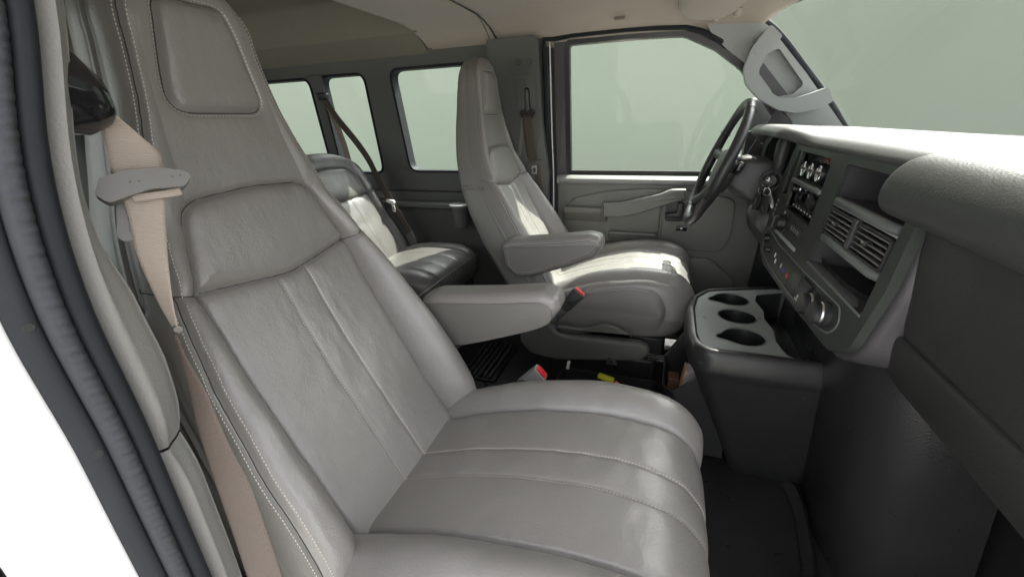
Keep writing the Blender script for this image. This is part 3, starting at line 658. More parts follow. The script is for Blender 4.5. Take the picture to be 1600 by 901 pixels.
# storage bars and vents
for q in (.083, .158):
    tube('storage_bar', [st(.332, q, .012), st(.340, q, .004), st(.36, q, -.002), st(.58, q, -.002), st(.600, q, .004)], [.006, .0075, .0085, .0085, .0075], 'edge_grey', dash, seg=16)
    prism('storage_shelf', [(.332, q-.004), (.606, q-.004), (.606, q+.004), (.332, q+.004)], st, .104, .004, 'purple_grey', dash, r=.001)
prism('vent_block', rrect(.336, .604, .0955, .150, .004), st, .104, .030, 'cavity', dash, r=.002)
for p0, p1, cv in ((.338, .464, 1), (.478, .604, -1)):
    vt = plate('air_vent', roundpoly([(p0, .0965), (p1, .0965), (p1, .1495), (p0, .1495)], .008, 4), [roundpoly([(p0+.0045, .1005), (p1-.0045, .1005), (p1-.0045, .1455), (p0+.0045, .1455)], .006, 4)], st, .030, -.006, 'black_satin', dash, bevel=.002)
    for i in range(5):
        q = .1045+i*.0092
        prism('vent_slat', roundpoly([(-.004, -.0012), (.014, -.0005), (.014, .0010), (-.004, .0016)], .0008, 2), lambda a, b, c, q=q: st(c, q+b+a*.15, a), p0+.004, p1-.004, 'door_grey', vt, r=.0004)
    for i in range(4):
        p = p0+.018+i*.030
        prism('vent_vane', rrect(.016, .029, .100, .147, .001, 2), lambda a, b, c: st(c, b, a), p, p+.0022, 'black_plastic', vt, r=.0004)
    pc = (p0+p1)/2-.01
    prism('vent_tab', rrect(pc-.006, pc+.006, .117, .127, .002, 3), st, .004, -.010, 'black_plastic', vt, r=.002)
    prism('tab_mark', rrect(pc-.004, pc+.004, .119, .1225, .001, 2), st, -.0101, -.0106, 'silver_paint', vt, r=0)
prism('vent_divider', rrect(.463, .479, .094, .151, .006), st, .030, -.009, 'dash_grey', dash, r=.004)
prism('cubby_lip', rrect(.322, .606, .2205, .2255, .002), st, .020, -.0055, 'edge_grey', dash, r=.002)
# lower switch strip
LS = roundpoly([(-.075, .236), (.09, .250), (.33, .246), (.535, .238), (.556, .262), (.535, .292), (.46, .306), (.28, .3135), (.06, .3165), (-.05, .302)], [.03, .1, .2, .02, .03, .04, .05, .1, .06, .03], 5)
lw = plate('lower_bezel', inset(LS, -.003), [inset(LS, .0000)], st, -.0035, -.0058, 'edge_grey', dash, bevel=.001)
lw2 = prism('lower_strip', inset(LS, .003), st, -.003, -.0048, 'dash_green', dash, r=.0005)
for p, q, r_ in ((-.022, .262, .013), (.030, .283, .008)):
    lathe('small_knob', [(r_, 0), (r_*.9, .012), (r_*.7, .014), (0, .014)], st(p, q, -.0045), -SN, 'black_plastic', lw2, seg=20)
for p, q, mm, w in ((.095, .278, 'white_ink', .0045), (.112, .290, 'white_ink', .006), (.168, .284, 'silver_paint', .006), (.198, .286, 'blue', .008), (.232, .288, 'red', .007)):
    prism('switch_symbol', roundpoly([(p-w, q+.002), (p-w*.2, q-.007), (p+w, q-.003), (p+w*.6, q+.007), (p-w*.4, q+.006)], .002, 2), st, -.0045, -.0062, mm, lw2, r=.0003)
for p in (.150, .258): prism('panel_line', [(p, .262), (p+.0012, .262), (p-.006, .309), (p-.0075, .309)], st, -.0045, -.0053, 'cavity', lw2, r=0)
cv_ = prism('outlet_cover', rrect(.345, .405, .250, .303, .004), st, -.0045, -.013, 'black_satin', lw2, r=.003)
prism('cover_mark', rrect(.362, .374, .287, .296, .002, 2), st, -.0129, -.0135, 'white_ink', cv_, r=0)
prism('cover_mark', rrect(.350, .378, .298, .3005, .0008, 1), st, -.0129, -.0135, 'white_ink', cv_, r=0)
for p, q in ((.440, .277), (.500, .270)):
    so = lathe('power_outlet', [(.0255, 0), (.0255, .008), (.022, .011), (.0215, .024), (.019, .027), (.0, .0275)], st(p, q, -.0045), -SN, 'black_satin', lw2, seg=30)
    lathe('outlet_ring', [(.0222, .010), (.0235, .0125), (.0222, .015)], st(p, q, -.0045), -SN, 'metal', so, seg=30)

# instrument cluster behind the wheel
prism('cluster_well', roundpoly([(.37, .78), (.325, .925), (.40, .955), (.66, .955), (.765, .90), (.79, .78)], [.02, .04, .1, .1, .05, .02], 5), mp_yz, .84, .800, 'cavity', dash, r=.004)
plate('cluster_bezel', roundpoly([(.385, .77), (.322, .925), (.335, .955), (.42, .968), (.65, .968), (.80, .925), (.83, .77)], [.02, .03, .03, .1, .1, .08, .02], 5), [roundpoly([(.405, .79), (.347, .918), (.42, .947), (.64, .947), (.745, .90), (.765, .79)], [.03, .04, .1, .1, .05, .02], 5)], lambda a, b, c: (c+.02*(.93-b)*-1, a, b), .805, .716, 'dash_green', dash, bevel=.006)
for y in (.42, .58): lathe('gauge', [(.055, 0), (.055, .006), (.050, .006), (.048, .002), (0, .002)], (.797, y, .87), (-1, 0, .15), 'black_satin', dash, seg=30)
prism('side_vent', rrect(.775, .845, .84, .925, .006), mp_yz, .74, .712, 'black_plastic', dash, r=.005)
for i in range(4): prism('side_vent_slat', rrect(.785, .838, .853+i*.018, .857+i*.018, .001, 2), mp_yz, .712, .706, 'silver_paint' if i == 3 else 'dash_grey', dash, r=.001)
# knee panel, lower dash
def sweep(name, prof, y0, y1, m, n=24, endr=0.0, parent=dash, cy=None, sharp=None, ny=40):
    pf = np.array(catmull([(a, b, 0) for a, b in prof], n//len(prof)+2))[:, :2]; ys = np.linspace(0, 1, ny); X_ = []; Y_ = []; Z_ = []
    c = np.array(cy) if cy else pf.mean(0)
    for t in ys:
        y = y0+(y1-y0)*t; d = abs(y1-y0)*t; k = 1.0
        if endr and d < endr: k = math.sqrt(max(0, 1-(1-d/endr)**2))
        q = c+(pf-c)*k; X_.append(q[:, 0]); Y_.append(np.full(len(q), y)); Z_.append(q[:, 1])
    return grid(name, np.array(X_), np.array(Y_), np.array(Z_), m, parent, sharp=sharp)
sweep('knee_panel', [(.80, .78), (.725, .775), (.700, .74), (.702, .66), (.715, .60), (.76, .56), (.85, .54)], .42, .80, 'dash_grey', endr=.02, cy=(.80, .66))
sweep('column_cradle', [(.78, .735), (.70, .733), (.672, .715), (.668, .690), (.690, .662), (.76, .650)], .395, .60, 'trim_grey', endr=.04, cy=(.76, .69))
# passenger side pad and lower dash
sweep('passenger_pad', [(.80, .955), (.740, .957), (.706, .949), (.686, .930), (.677, .905), (.679, .885), (.690, .872), (.71, .868), (.77, .872)], -.232, -.868, 'dash_grey', endr=.045, cy=(.750, .885), ny=90)
sweep('glove_box_face', [(.80, .877), (.728, .870), (.720, .84), (.724, .78), (.733, .715), (.737, .700), (.750, .688), (.80, .66), (.84, .65)], -.314, -.868, 'dash_dark', endr=.012, cy=(.80, .75), n=48, ny=60)
sweep('lower_brace', [(.80, .704), (.745, .699), (.733, .688), (.742, .645), (.764, .602), (.795, .575), (.88, .556), (.97, .552)], -.150, -.868, 'dash_dark', endr=.16, cy=(.83, .585), ny=90)
prism('glove_latch', roundpoly([(-.455, .8645), (-.425, .8645), (-.425, .856), (-.455, .856)], .003, 2), mp_yz, .735, .722, 'cavity', dash, r=.001)
struct(box('kick_panel_left', (.66, .835, -.02), (1.05, .875, .95), 'dash_dark', bevel=0)); struct(box('kick_panel_right', (.86, -.90, -.06), (1.05, -.87, .94), 'dash_dark', bevel=0))
prism('dash_end_cap', roundpoly([(.69, .868), (.678, .905), (.700, .945), (.76, .955), (.98, .915), (1.03, .91), (1.03, .57), (.80, .575), (.738, .69), (.725, .84)], .01, 3), mp_xz, -.862, -.880, 'dash_dark', dash, r=.004)
bsr = struct(plate('body_side_right', [(-3.3, -.35), (-.235, -.35), (-.235, 1.52), (-3.3, 1.52)], [inset(w, -.02) for w in (W1, W2, W3, W4, W5)], lambda a, b, c: (a, -.985+max(0, b-.70)*.115-c, b), 0, .02, 'white_paint', bevel=.006))
struct(obj('firewall', [(1.04, -.9, -.05), (1.04, .9, -.05), (1.04, .9, .94), (1.04, -.9, .94)], [(0, 1, 2, 3)], 'cavity'))

# ------------------------------------------------------------------ toe board, floor lip
tp = catmull([(.86, .30, 0), (.848, .12, 0), (.843, .02, 0), (.838, -.06, 0), (.842, -.13, 0), (.860, -.185, 0), (.90, -.222, 0), (.96, -.242, 0), (1.035, -.25, 0)], 8)
zs = np.linspace(-.002, .72, 24)
X_ = np.array([p[0]-.105*zs/.6 for p in tp]); Y_ = np.array([p[1]-.045*zs/.6 for p in tp]); Z_ = np.array([zs for p in tp])
tb = struct(grid('toe_board', X_, Y_, Z_, 'toe'))
lip = catmull([(.800, .10, .010), (.812, .05, .014), (.815, -.02, .012), (.806, -.10, .014), (.795, -.18, .016), (.770, -.27, .020), (.745, -.36, .022), (.735, -.46, .02)], 8)
ribbon('floor_lip', [tuple(p) for p in lip[::4]], [.032]*len(lip[::4]), [(.9, .1, .55)]*len(lip[::4]), 'mat_floor', tb, th=.004)
tube('lip_bead', [p+np.array([.012, 0, .010]) for p in lip], .0035, 'black_plastic', tb, seg=8)

# ------------------------------------------------------------------ engine-cover console with cup holders
con = thing('centre_console', 'black engine cover console with three cup holders under the radio', 'console', (.70, .15, 0))
T = np.array(roundpoly([(.490, .03), (.493, .19), (.507, .275), (.548, .345), (.745, .418), (.80, .418), (.80, -.055), (.522, -.060), (.497, -.030)], [.1, .1, .06, .05, .05, .02, .02, .05, .03], 6))
B = np.stack([.655+(T[:, 0]-.49)*(.19/.31), .080+(T[:, 1]+.06)*(.26/.478)], 1)
lv = [(0.001, 0, .012), (.012, .02, 0), (.10, .22, 0), (.25, .58, 0), (.36, .86, 0), (.400, .96, 0), (.418, 1.0, -.002), (.428, 1.0, -.010), (.440, 1.0, -.013), (.475, 1.0, -.010), (.488, 1.0, -.004), (.4915, 1.0, .002), (.4905, 1.0, .010), (.486, 1.0, .013)]
V_ = []; n = len(T)
for z, t, d in lv:
    o_ = B*(1-t)+T*t
    if d: o_ = inset(o_, d)
    V_ += [(a, b, z) for a, b in o_]
obj('console_body', V_, [(k*n+i, k*n+(i+1) % n, (k+1)*n+(i+1) % n, (k+1)*n+i) for k in range(len(lv)-1) for i in range(n)], 'black_satin', con, sharp=50)
cups = []
for y, notch in ((.283, 1), (.160, 0), (.037, 1)):
    cups.append([(.612+(.049+.020*notch*math.exp(-((t-math.pi-.25)/.30)**2))*math.cos(t), y+(.049+.020*notch*math.exp(-((t-math.pi-.25)/.30)**2))*math.sin(t)) for t in np.linspace(0, 2*math.pi, 49)[:-1]])
tray = roundpoly([(.692, -.030), (.682, .035), (.690, .10), (.680, .16), (.688, .22), (.678, .29), (.690, .345), (.785, .395), (.785, -.040), (.71, -.042)], [.02, .03, .02, .03, .02, .03, .03, .02, .02, .02], 5)
plate('cup_plate', inset(T, .011), cups+[tray], mp_xy, .480, .487, 'console_plate', con, bevel=.003, bseg=3)
for c in cups:
    c = np.array(c); cen = c.mean(0); k = len(c); V_ = []
    for s_, z in ((1.0, .485), (.97, .475), (.90, .425), (.84, .418), (.0001, .418)): V_ += [(cen[0]+(a-cen[0])*s_, cen[1]+(b-cen[1])*s_, z) for a, b in c]
    obj('cup_holder', V_, [(q*k+i, q*k+(i+1) % k, (q+1)*k+(i+1) % k, (q+1)*k+i) for q in range(4) for i in range(k)], 'black_plastic', con, sharp=50)
    tube('cup_rim', [(a, b, .4874) for a, b in c], .0022, 'edge_grey', con, seg=6, closed=True)
tray = np.array(tray); k = len(tray)
V_ = [(a, b, .484) for a, b in tray]+[(a, b, .405) for a, b in inset(tray, .012)]
obj('storage_tray', V_, [(i, (i+1) % k, k+(i+1) % k, k+i) for i in range(k)]+[tuple(range(k, 2*k))], 'black_satin', con, sharp=40)
prism('tray_rib', rrect(.735, .740, -.02, .33, .002), mp_xy, .4055, .414, 'dash_grey', con, r=.001)
# open pocket on the rear of the console
pk = [(.445, .03), (.60, .03), (.60, .27), (.445, .27)]
def pocket(a, b, c): return (a+.05*(1-c)*0, b, c)
pr = [((.47, .06), .055), ((.45, .05), .20), ((.437, .05), .305)]
V_ = []
# slanted walls: rear wall high at the driver side, dipping to the passenger side
rim = [(.60, .045, .352), (.578, .046, .350), (.516, .048, .334), (.466, .050, .278), (.440, .10, .262), (.443, .25, .280), (.515, .262, .408), (.60, .262, .42)]
bot = [(.63, .08, .05), (.60, .08, .05), (.56, .08, .052), (.525, .085, .055), (.495, .11, .055), (.495, .23, .055), (.53, .24, .055), (.63, .24, .055)]
k = len(rim)
def ins(p, d):
    c = np.array([.55, .155]); q = np.array(p[:2]); v = c-q; v = v/np.linalg.norm(v)*d; return (p[0]+v[0], p[1]+v[1], p[2])
R4 = [bot, rim, [ins(p, .006) for p in rim], [(ins(p, .012)[0], ins(p, .012)[1], .12) for p in bot]]
for r_ in R4: V_ += r_
Fk = [(q*k+i, q*k+(i+1) % k, (q+1)*k+(i+1) % k, (q+1)*k+i) for q in range(3) for i in range(k)]+[tuple(range(k))[::-1], tuple(range(3*k, 4*k))]
obj('rear_pocket', V_, Fk, 'black_satin', con, smooth=False, bevel=.004)
tube('pocket_rim', [(p[0], p[1], p[2]+.0005) for p in rim], .0028, 'dash_grey', con, seg=8)  # lighter tube added as a painted highlight along the pocket edge
bk = thing('notepad', 'tan edged grey notepad standing in the console rear pocket', 'notepad', (.505, .13, .13))
def bkm(a, b, c): return (.487+a*.9+c*.10, .085+b*.9-a*.20, .205+c+a*.30)
prism('pages', rrect(0, .095, 0, .055, .002, 2), bkm, 0, .125, 'paper_grey', bk, r=.001)
prism('cover', rrect(-.006, -.0005, -.001, .056, .001, 2), bkm, -.001, .128, 'paper_tan', bk, r=.001)
wb_ = thing('wood_block', 'small dark brown wooden block leaning in the console pocket', 'block', (.47, .16, .12))
prism('block', rrect(.0, .045, 0, .03, .002, 2), lambda a, b, c: (.455+b, .12+a, .150+c), 0, .125, 'wood', wb_, r=.001)

# ------------------------------------------------------------------ steering column, wheel, lever, keys
colm = thing('steering_column', 'dark grey steering column shroud with ignition lock and shift lever', 'steering column', (.66, .525, .70))
W = np.array([.540, .525, .858]); ta = R(19.4); wu = np.array([math.sin(ta), 0, math.cos(ta)]); wl = np.array([0, 1., 0]); wnr = np.array([-math.cos(ta), 0, math.sin(ta)])
secs = [(.055, .052, .050, .03), (.075, .060, .060, .03), (.11, .064, .066, .03), (.145, .068, .072, .03), (.15, .066, .070, .03), (.19, .066, .072, .03), (.24, .06, .07, .03)]
X_ = []; n = 36
for d, hy, hu, r_ in secs:
    o_ = np.array(roundpoly([(-hy, -hu), (hy, -hu), (hy*.8, hu), (-hy*.8, hu)], .028, 8)); 
    X_.append([W-wnr*d+wl*a+wu*b for a, b in o_])
X_ = np.array(X_); n = X_.shape[1]; V_ = X_.reshape(-1, 3)
obj('column_shroud', V_, [(q*n+i, q*n+(i+1) % n, (q+1)*n+(i+1) % n, (q+1)*n+i) for q in range(len(secs)-1) for i in range(n)]+[tuple(range(n)), tuple(range(6*n, 7*n))[::-1]], 'dash_grey', colm, sharp=50)
iax = np.array([-.42, -.88, .16]); iax /= np.linalg.norm(iax)
ic = np.array([.692, .455, .820])
ib = lathe('ignition_lock', [(.036, -.03), (.034, .004), (.031, .008), (.029, .007), (.027, .003), (.017, .003), (.016, .012), (.0, .013)], ic, iax, 'purple_grey', colm, seg=34)
lathe('lock_ring', [(.0235, .0032), (.0245, .0046), (.0215, .0046), (.0205, .0032)], ic, iax, 'black_gloss', ib, seg=34)
# shift lever
shp = [(.70, .475, .80), (.703, .462, .84), (.704, .455, .865), (.704, .455, .895), (.706, .455, .925), (.709, .455, .942), (.710, .455, .948)]
tube('shift_lever', catmull(shp, 6), list(np.interp(np.linspace(0, 6, 37), [0, 1, 2, 3, 4, 5, 6], [.009, .012, .0165, .0185, .0195, .017, .004])), 'dash_grey', colm, seg=18, upv=(1, 0, 0))
lathe('tilt_lever', [(.006, 0), (.006, .05), (.008, .055), (.008, .08), (0, .083)], W-wnr*.13+wl*.07, (.0, 1, -.1), 'black_plastic', colm, seg=12)

sw_ = thing('steering_wheel', 'black leather steering wheel with dark spokes in front of the driver seat', 'steering wheel', tuple(W-wu*.21))
def wp(a, b, c=0): return W+wl*a+wu*b+wnr*c
rimp = [wp(.193*math.cos(t), .193*math.sin(t)) for t in np.linspace(0, 2*math.pi, 73)[:-1]]
rr_ = [.0152+.0012*math.cos(4*t+.3) for t in np.linspace(0, 2*math.pi, 73)[:-1]]
tube('rim', rimp, rr_, 'black_satin', sw_, seg=16, closed=True, upv=wnr)
for a0, a1 in ((30, 62), (118, 150), (205, 240), (300, 335)):
    tube('rim_seam', [wp(.193*math.cos(R(a0))+.0*k, .193*math.sin(R(a0)), 0)+.0164*(math.cos(k)*wnr+math.sin(k)*(wl*math.cos(R(a0))+wu*math.sin(R(a0)))) for k in np.linspace(0, 2*math.pi, 20)[:-1]], .0010, 'cavity', sw_, seg=5, closed=True)
hub = prism('hub', roundpoly([(-.085, .055), (.085, .055), (.08, -.02), (.05, -.075), (-.05, -.075), (-.08, -.02)], .03, 6), lambda a, b, c: tuple(wp(a, b, c)), -.055, -.004, 'dash_grey', sw_, r=.018, seg=5, dome=.006)
for a, b0, b1 in ((180, .025, .035), (0, .025, .035), (232, -.05, -.02), (308, -.05, -.02)):
    ca, sa = math.cos(R(a)), math.sin(R(a)); e = wp(.185*ca, .185*sa+(.03 if a in (0, 180) else 0), -.004)
    s0 = wp(.07*ca, .06*sa+(.015 if a in (0, 180) else 0), -.030)
    tube('spoke', catmull([s0, (s0+e)/2-wnr*.006, e], 6), [.016, .0155, .0145, .0135, .0125, .012, .0115, .011, .011, .011, .012, .013, .014], 'dash_grey', sw_, seg=12, flat=1.5, upv=wu)
for sgn in (-1,):
    pb = prism('cruise_switch', roundpoly([(sgn*.075, -.005), (sgn*.120, .012), (sgn*.118, .040), (sgn*.078, .03)], .006, 4), lambda a, b, c: tuple(wp(a, b, c)), -.040, -.058, 'black_gloss', sw_, r=.003)

ky = thing('key_ring', 'car keys with black fobs hanging from the ignition lock', 'keys', tuple(ic+np.array([0, -.02, -.09])))
kc = ic+iax*.013
prism('key_head', roundpoly([(-.010, -.004), (.010, -.004), (.013, .012), (.008, .022), (-.008, .022), (-.013, .012)], .004, 3), lambda a, b, c: tuple(kc+iax*(b)+np.array([0, 0, 1])*a+np.array([-.9, .42, 0])*c), -.003, .003, 'metal', ky, r=.001)
k1 = kc+iax*.026
for (o_, r_, ax1, ax2) in ((np.array([0, 0, -.012]), .012, (0, .3, 1), (.9, -.3, 0)), (np.array([.003, -.004, -.034]), .012, (0, 0, 1), (.6, -.8, 0)), (np.array([-.010, .006, -.032]), .010, (0, .2, 1), (.9, .3, 0))):
    a1 = np.array(ax1, float); a1 /= np.linalg.norm(a1); a2 = np.array(ax2, float); a2 -= a1*(a1@a2); a2 /= np.linalg.norm(a2)
    tube('split_ring', [k1+o_+r_*(math.cos(t)*a1+math.sin(t)*a2) for t in np.linspace(0, 2*math.pi, 25)[:-1]], .0013, 'chrome', ky, seg=6, closed=True)
for dx, dz, ln, w, mm, rot in ((-.020, -.048, .050, .011, 'black_plastic', -.25), (.006, -.048, .050, .013, 'black_plastic', .1), (.018, -.038, .045, .006, 'metal', .45), (.000, -.05, .052, .010, 'black_plastic', .25)):
    p0 = k1+np.array([dx*.6, dx*-.5, dz+.004])
    prism('fob' if mm == 'black_plastic' else 'key_blade', roundpoly([(-w*.5, 0), (w*.5, 0), (w, -ln*.35), (w*.9, -ln), (-w*.9, -ln), (-w, -ln*.35)], .004, 3), lambda a, b, c, p0=p0, rot=rot: tuple(p0+np.array([.62, -.78, 0])*(a-b*rot*.8)+np.array([0, 0, 1])*b+np.array([.78, .62, 0])*c), -.004 if mm != 'metal' else -.001, .004 if mm != 'metal' else .001, mm, ky, r=.002 if mm != 'metal' else .0004)

# ------------------------------------------------------------------ seats
def vnormals(V, Q):
    Fq = np.asarray(Q); n = np.cross(V[Fq[:, 2]]-V[Fq[:, 0]], V[Fq[:, 3]]-V[Fq[:, 1]]); N = np.zeros_like(V)
    for i in range(4): np.add.at(N, Fq[:, i], n)
    return N/(np.linalg.norm(N, axis=1, keepdims=True)+1e-12)
def split(V, Q, lab, spec, parent):
    """cut one continuous upholstery surface into its sewn panels; spec[label]=(name, material, parent_key)"""
    N = vnormals(V, Q); c = V.mean(0)
    if np.mean(((V-c)*N).sum(1)) < 0: Q = Q[:, ::-1]; N = -N
    made = {}
    for key, (nm, m, pk) in spec.items():
        f = Q[lab == key]
        if not len(f): continue
        u, inv = np.unique(f, return_inverse=True)
        made[key] = obj(nm, V[u], inv.reshape(f.shape), m, made[pk] if pk is not None else parent, recalc=False, normals=N[u])
    return made, N
def gsample(G, i, j):
    i = np.clip(i, 0, G.shape[0]-1.001); j = np.clip(j, 0, G.shape[1]-1.001); a = i.astype(int); b = j.astype(int); u = (i-a)[:, None]; v = (j-b)[:, None]
    return G[a, b]*(1-u)*(1-v)+G[a+1, b]*u*(1-v)+G[a, b+1]*(1-u)*v+G[a+1, b+1]*u*v
def dense(p, n=60, closed=False):
    p = np.asarray(p, float)
    if closed: p = np.vstack([p, p[:1]])
    d = np.concatenate([[0], np.cumsum(np.linalg.norm(np.diff(p, axis=0), axis=1))]); s = np.linspace(0, d[-1], n)
    return np.stack([np.interp(s, d, p[:, k]) for k in range(2)], 1)

def backrest(root, X0, cy, m, cfg, detail=1.0, mats=('leather', 'leather_side')):
    z0, z1 = cfg['z']; xc, hw, th = cfg['xc'], cfg['hw'], cfg['th']; zt = cfg['ztop']; hgt = z1-zt
    nz = int(330*detail); nf = int(230*detail); nsd = int(26*detail); nb = 16
    t_ = np.linspace(0, 1, nz); zs = z0+(z1-z0)*np.where(t_ < .9, t_/.9*.93, .93+.07*np.sin((t_-.9)/.1*math.pi/2))
    tf = np.linspace(-1, 1, nf); tf = np.sign(tf)*(1-(1-np.abs(tf))**1.25)
    wi = cfg['wi']; G = np.zeros((nz, nf+2*nsd+nb, 3)); Fy = np.zeros((nz, nf)); 
    for i, z in enumerate(zs):
        k = max(0, (z-zt)/hgt); arch = max(.02, 1-k**2.4)**(1/2.4) if k < 1 else .02
        h = float(hw(z))*arch; T_ = float(th(z)); x0 = float(xc(z)); shr = T_*.5*(1-arch)
        y = h*tf; a = np.abs(y); w_ = float(wi(z)); bo = float(cfg['bol'](z))
        ww = np.clip((a-w_)/max(.01, h-w_), 0, 1); Bm = np.where(ww < .5, 1-(1-ww/.5)**2, 1-.42*((ww-.5)/.5)**2)
        r = min(.036, h*.5); d = np.clip(a-(h-r), 0, r); drop = r-np.sqrt(np.maximum(0, r*r-d*d))
        xf = x0+bo*Bm-drop-shr
        crown = cfg.get('crown', .006)*(1-np.clip(a/w_, 0, 1)**2); xf = xf+crown
        Fy[i] = y
        xb = x0-T_+shr; xe = xf[-1]
        s = np.linspace(0, 1, nsd+2)[1:-1]; rb = .03
        sy = h+.008*np.sin(s*math.pi)-(.03*np.clip((s-.75)/.25, 0, 1)**2); sx = xe+(xb+.004-xe)*s
        u = np.linspace(1, -1, nb); by = u*(h-.034); bxx = np.full(nb, xb)-.010*(1-u**2)
        G[i, :nf] = np.stack([xf, y, np.full(nf, z)], 1)
        G[i, nf:nf+nsd] = np.stack([sx, sy, np.full(nsd, z)], 1)
        G[i, nf+nsd:nf+nsd+nb] = np.stack([bxx, by, np.full(nb, z)], 1)
        G[i, nf+nsd+nb:] = np.stack([sx[::-1], -sy[::-1], np.full(nsd, z)], 1)
    # sewn relief on the front face
    P = np.stack([Fy.ravel(), np.repeat(zs, nf)], 1); disp = np.zeros(len(P)); allseam = np.full(len(P), 9.)
    for poly, closed, dep, wid in cfg['seams']:
        d = segdist(P, poly, closed); disp -= dep*np.exp(-(d/wid)**2)+dep*.45*np.exp(-(d/(wid*3.2))**2); allseam = np.minimum(allseam, d)
    for poly, amp, soft in cfg.get('pads', []):
        ins_ = inpoly(P, poly); d = segdist(P, poly, True); disp += np.where(ins_, amp*(1-np.exp(-d/soft)), 0)
    disp += .001*(1-np.exp(-allseam/.03))
    # creases near seams and slow unevenness
    wr = fbm(np.stack([P[:, 0], P[:, 1], np.full(len(P), X0*7+cy)], 1), 9, .0022)
    wr2 = fbm(np.stack([P[:, 0]*3.2, P[:, 1]*1.1, np.full(len(P), cy*5)], 1), 16, .0012)*np.exp(-allseam/.04)
    disp = (disp+wr+wr2).reshape(nz, nf)
    # along an approximate normal (forward and up with the lean)
    sl = np.gradient(np.array([float(xc(z)) for z in zs]), zs); nn = np.stack([np.ones(nz), -sl], 1); nn /= np.linalg.norm(nn, axis=1, keepdims=True)
    fade = np.clip((1-np.abs(Fy)/(np.abs(Fy).max(1, keepdims=True)+1e-9))/.04, 0, 1)
    G[:, :nf, 0] += disp*nn[:, :1]*fade; G[:, :nf, 2] += disp*nn[:, 1:]*fade
    # side seam running round the flank
    zsd = cfg.get('side_seam')
    if zsd:
        for cols in (slice(nf, nf+nsd), slice(nf+nsd+nb, None)):
            G[:, cols, 1] -= np.sign(G[:, cols, 1])*(.004*np.exp(-((zs-zsd)/.005)**2))[:, None]
    # raised welt at the front edge of the flanks
    for c0, sg in ((nf, 1), (nf+2*nsd+nb-1, -1)):
        for j, hgt_ in ((0, .0015), (1, -.002), (2, .002), (3, .0015), (4, -.001)):
            G[:, c0+sg*j, 1] += hgt_*sg
    sh_ = cfg.get('shear', 0)
    if sh_: G[:, :, 1] -= (sh_*np.clip((zs-.46)/.36, 0, 1)**1.3)[:, None]
    G[:, :, 1] = cy+m*G[:, :, 1]; G[:, :, 0] += X0
    nc = G.shape[1]; V = G.reshape(-1, 3); Q = []; lab = []
    zc = (zs[:-1]+zs[1:])/2
    for i in range(nz-1):
        for j in range(nc):
            Q.append((i*nc+j, i*nc+(j+1) % nc, (i+1)*nc+(j+1) % nc, (i+1)*nc+j))
    Q = np.array(Q); lab = np.zeros(len(Q), int).reshape(nz-1, nc)
    fc = np.stack([(Fy[:-1, :-1]+Fy[1:, 1:]).ravel()/2, np.repeat(zc, nf-1)], 1)
    zl = cfg['zline'](fc[:, 0]); wv = np.array([float(wi(z)) for z in zc]).repeat(nf-1)
    L_ = np.where(fc[:, 1] < zl, np.where(np.abs(fc[:, 0]) < wv, 3, np.where(fc[:, 0] > 0, 4, 5)), 0)
    L_[np.abs(fc[:, 0]) > np.abs(Fy).max(1)[:-1].repeat(nf-1)-.016] = 6
    for key, poly in cfg['panels'].items(): L_[inpoly(fc, poly)] = key
    lab[:, :nf-1] = L_.reshape(nz-1, nf-1); lab[:, nf-1:] = 6
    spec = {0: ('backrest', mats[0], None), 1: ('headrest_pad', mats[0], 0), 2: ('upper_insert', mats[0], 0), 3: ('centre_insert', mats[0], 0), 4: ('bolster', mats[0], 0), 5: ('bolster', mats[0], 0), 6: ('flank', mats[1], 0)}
    made, N = split(V, Q, lab.ravel(), spec, root)
    topc = V[(nz-1)*nc:]; obj('top_cap', topc, [tuple(range(nc))], mats[1], made[0])
    NG = N.reshape(G.shape)
    lines = []
    def onface(p):
        r_ = np.interp(p[:, 1], zs, np.arange(nz)); cc = np.array([np.interp(y, Fy[int(round(rf))], np.arange(nf)) for y, rf in zip(p[:, 0], r_)])
        return gsample(G, r_, cc), gsample(NG, r_, cc)
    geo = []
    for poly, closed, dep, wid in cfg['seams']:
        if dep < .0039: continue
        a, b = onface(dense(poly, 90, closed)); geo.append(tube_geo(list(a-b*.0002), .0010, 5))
    V2, F2 = join(geo); obj('seam_welt', V2, F2, 'seam', made[0])  # thin dark tubes inlaid in the grooves as painted seam shadow
    def rowf(z): return np.interp(z, zs, np.arange(nz))
    for poly in cfg['stitch']:
        p = dense(poly, 80); r_ = rowf(p[:, 1]); out = []
        cc = []
        for (y, z), rf in zip(p, r_):
            row = Fy[int(round(rf))]; cc.append(np.interp(y, row, np.arange(nf)))
        cc = np.array(cc); lines.append((gsample(G, r_, cc), gsample(NG, r_, cc)))
    for jj in cfg.get('edge', (1.0, 3.6)):
        for c0, sg in ((nf, 1), (nf+2*nsd+nb-1, -1)):
            r_ = np.linspace(4, nz-12, 160); cc = np.full(160, c0+sg*jj*1.0); lines.append((gsample(G, r_, cc), gsample(NG, r_, cc)))
    if cfg.get('do_stitch', True): stitches('stitching', lines, made[0])['kind'] = 'stuff'
    return made[0]

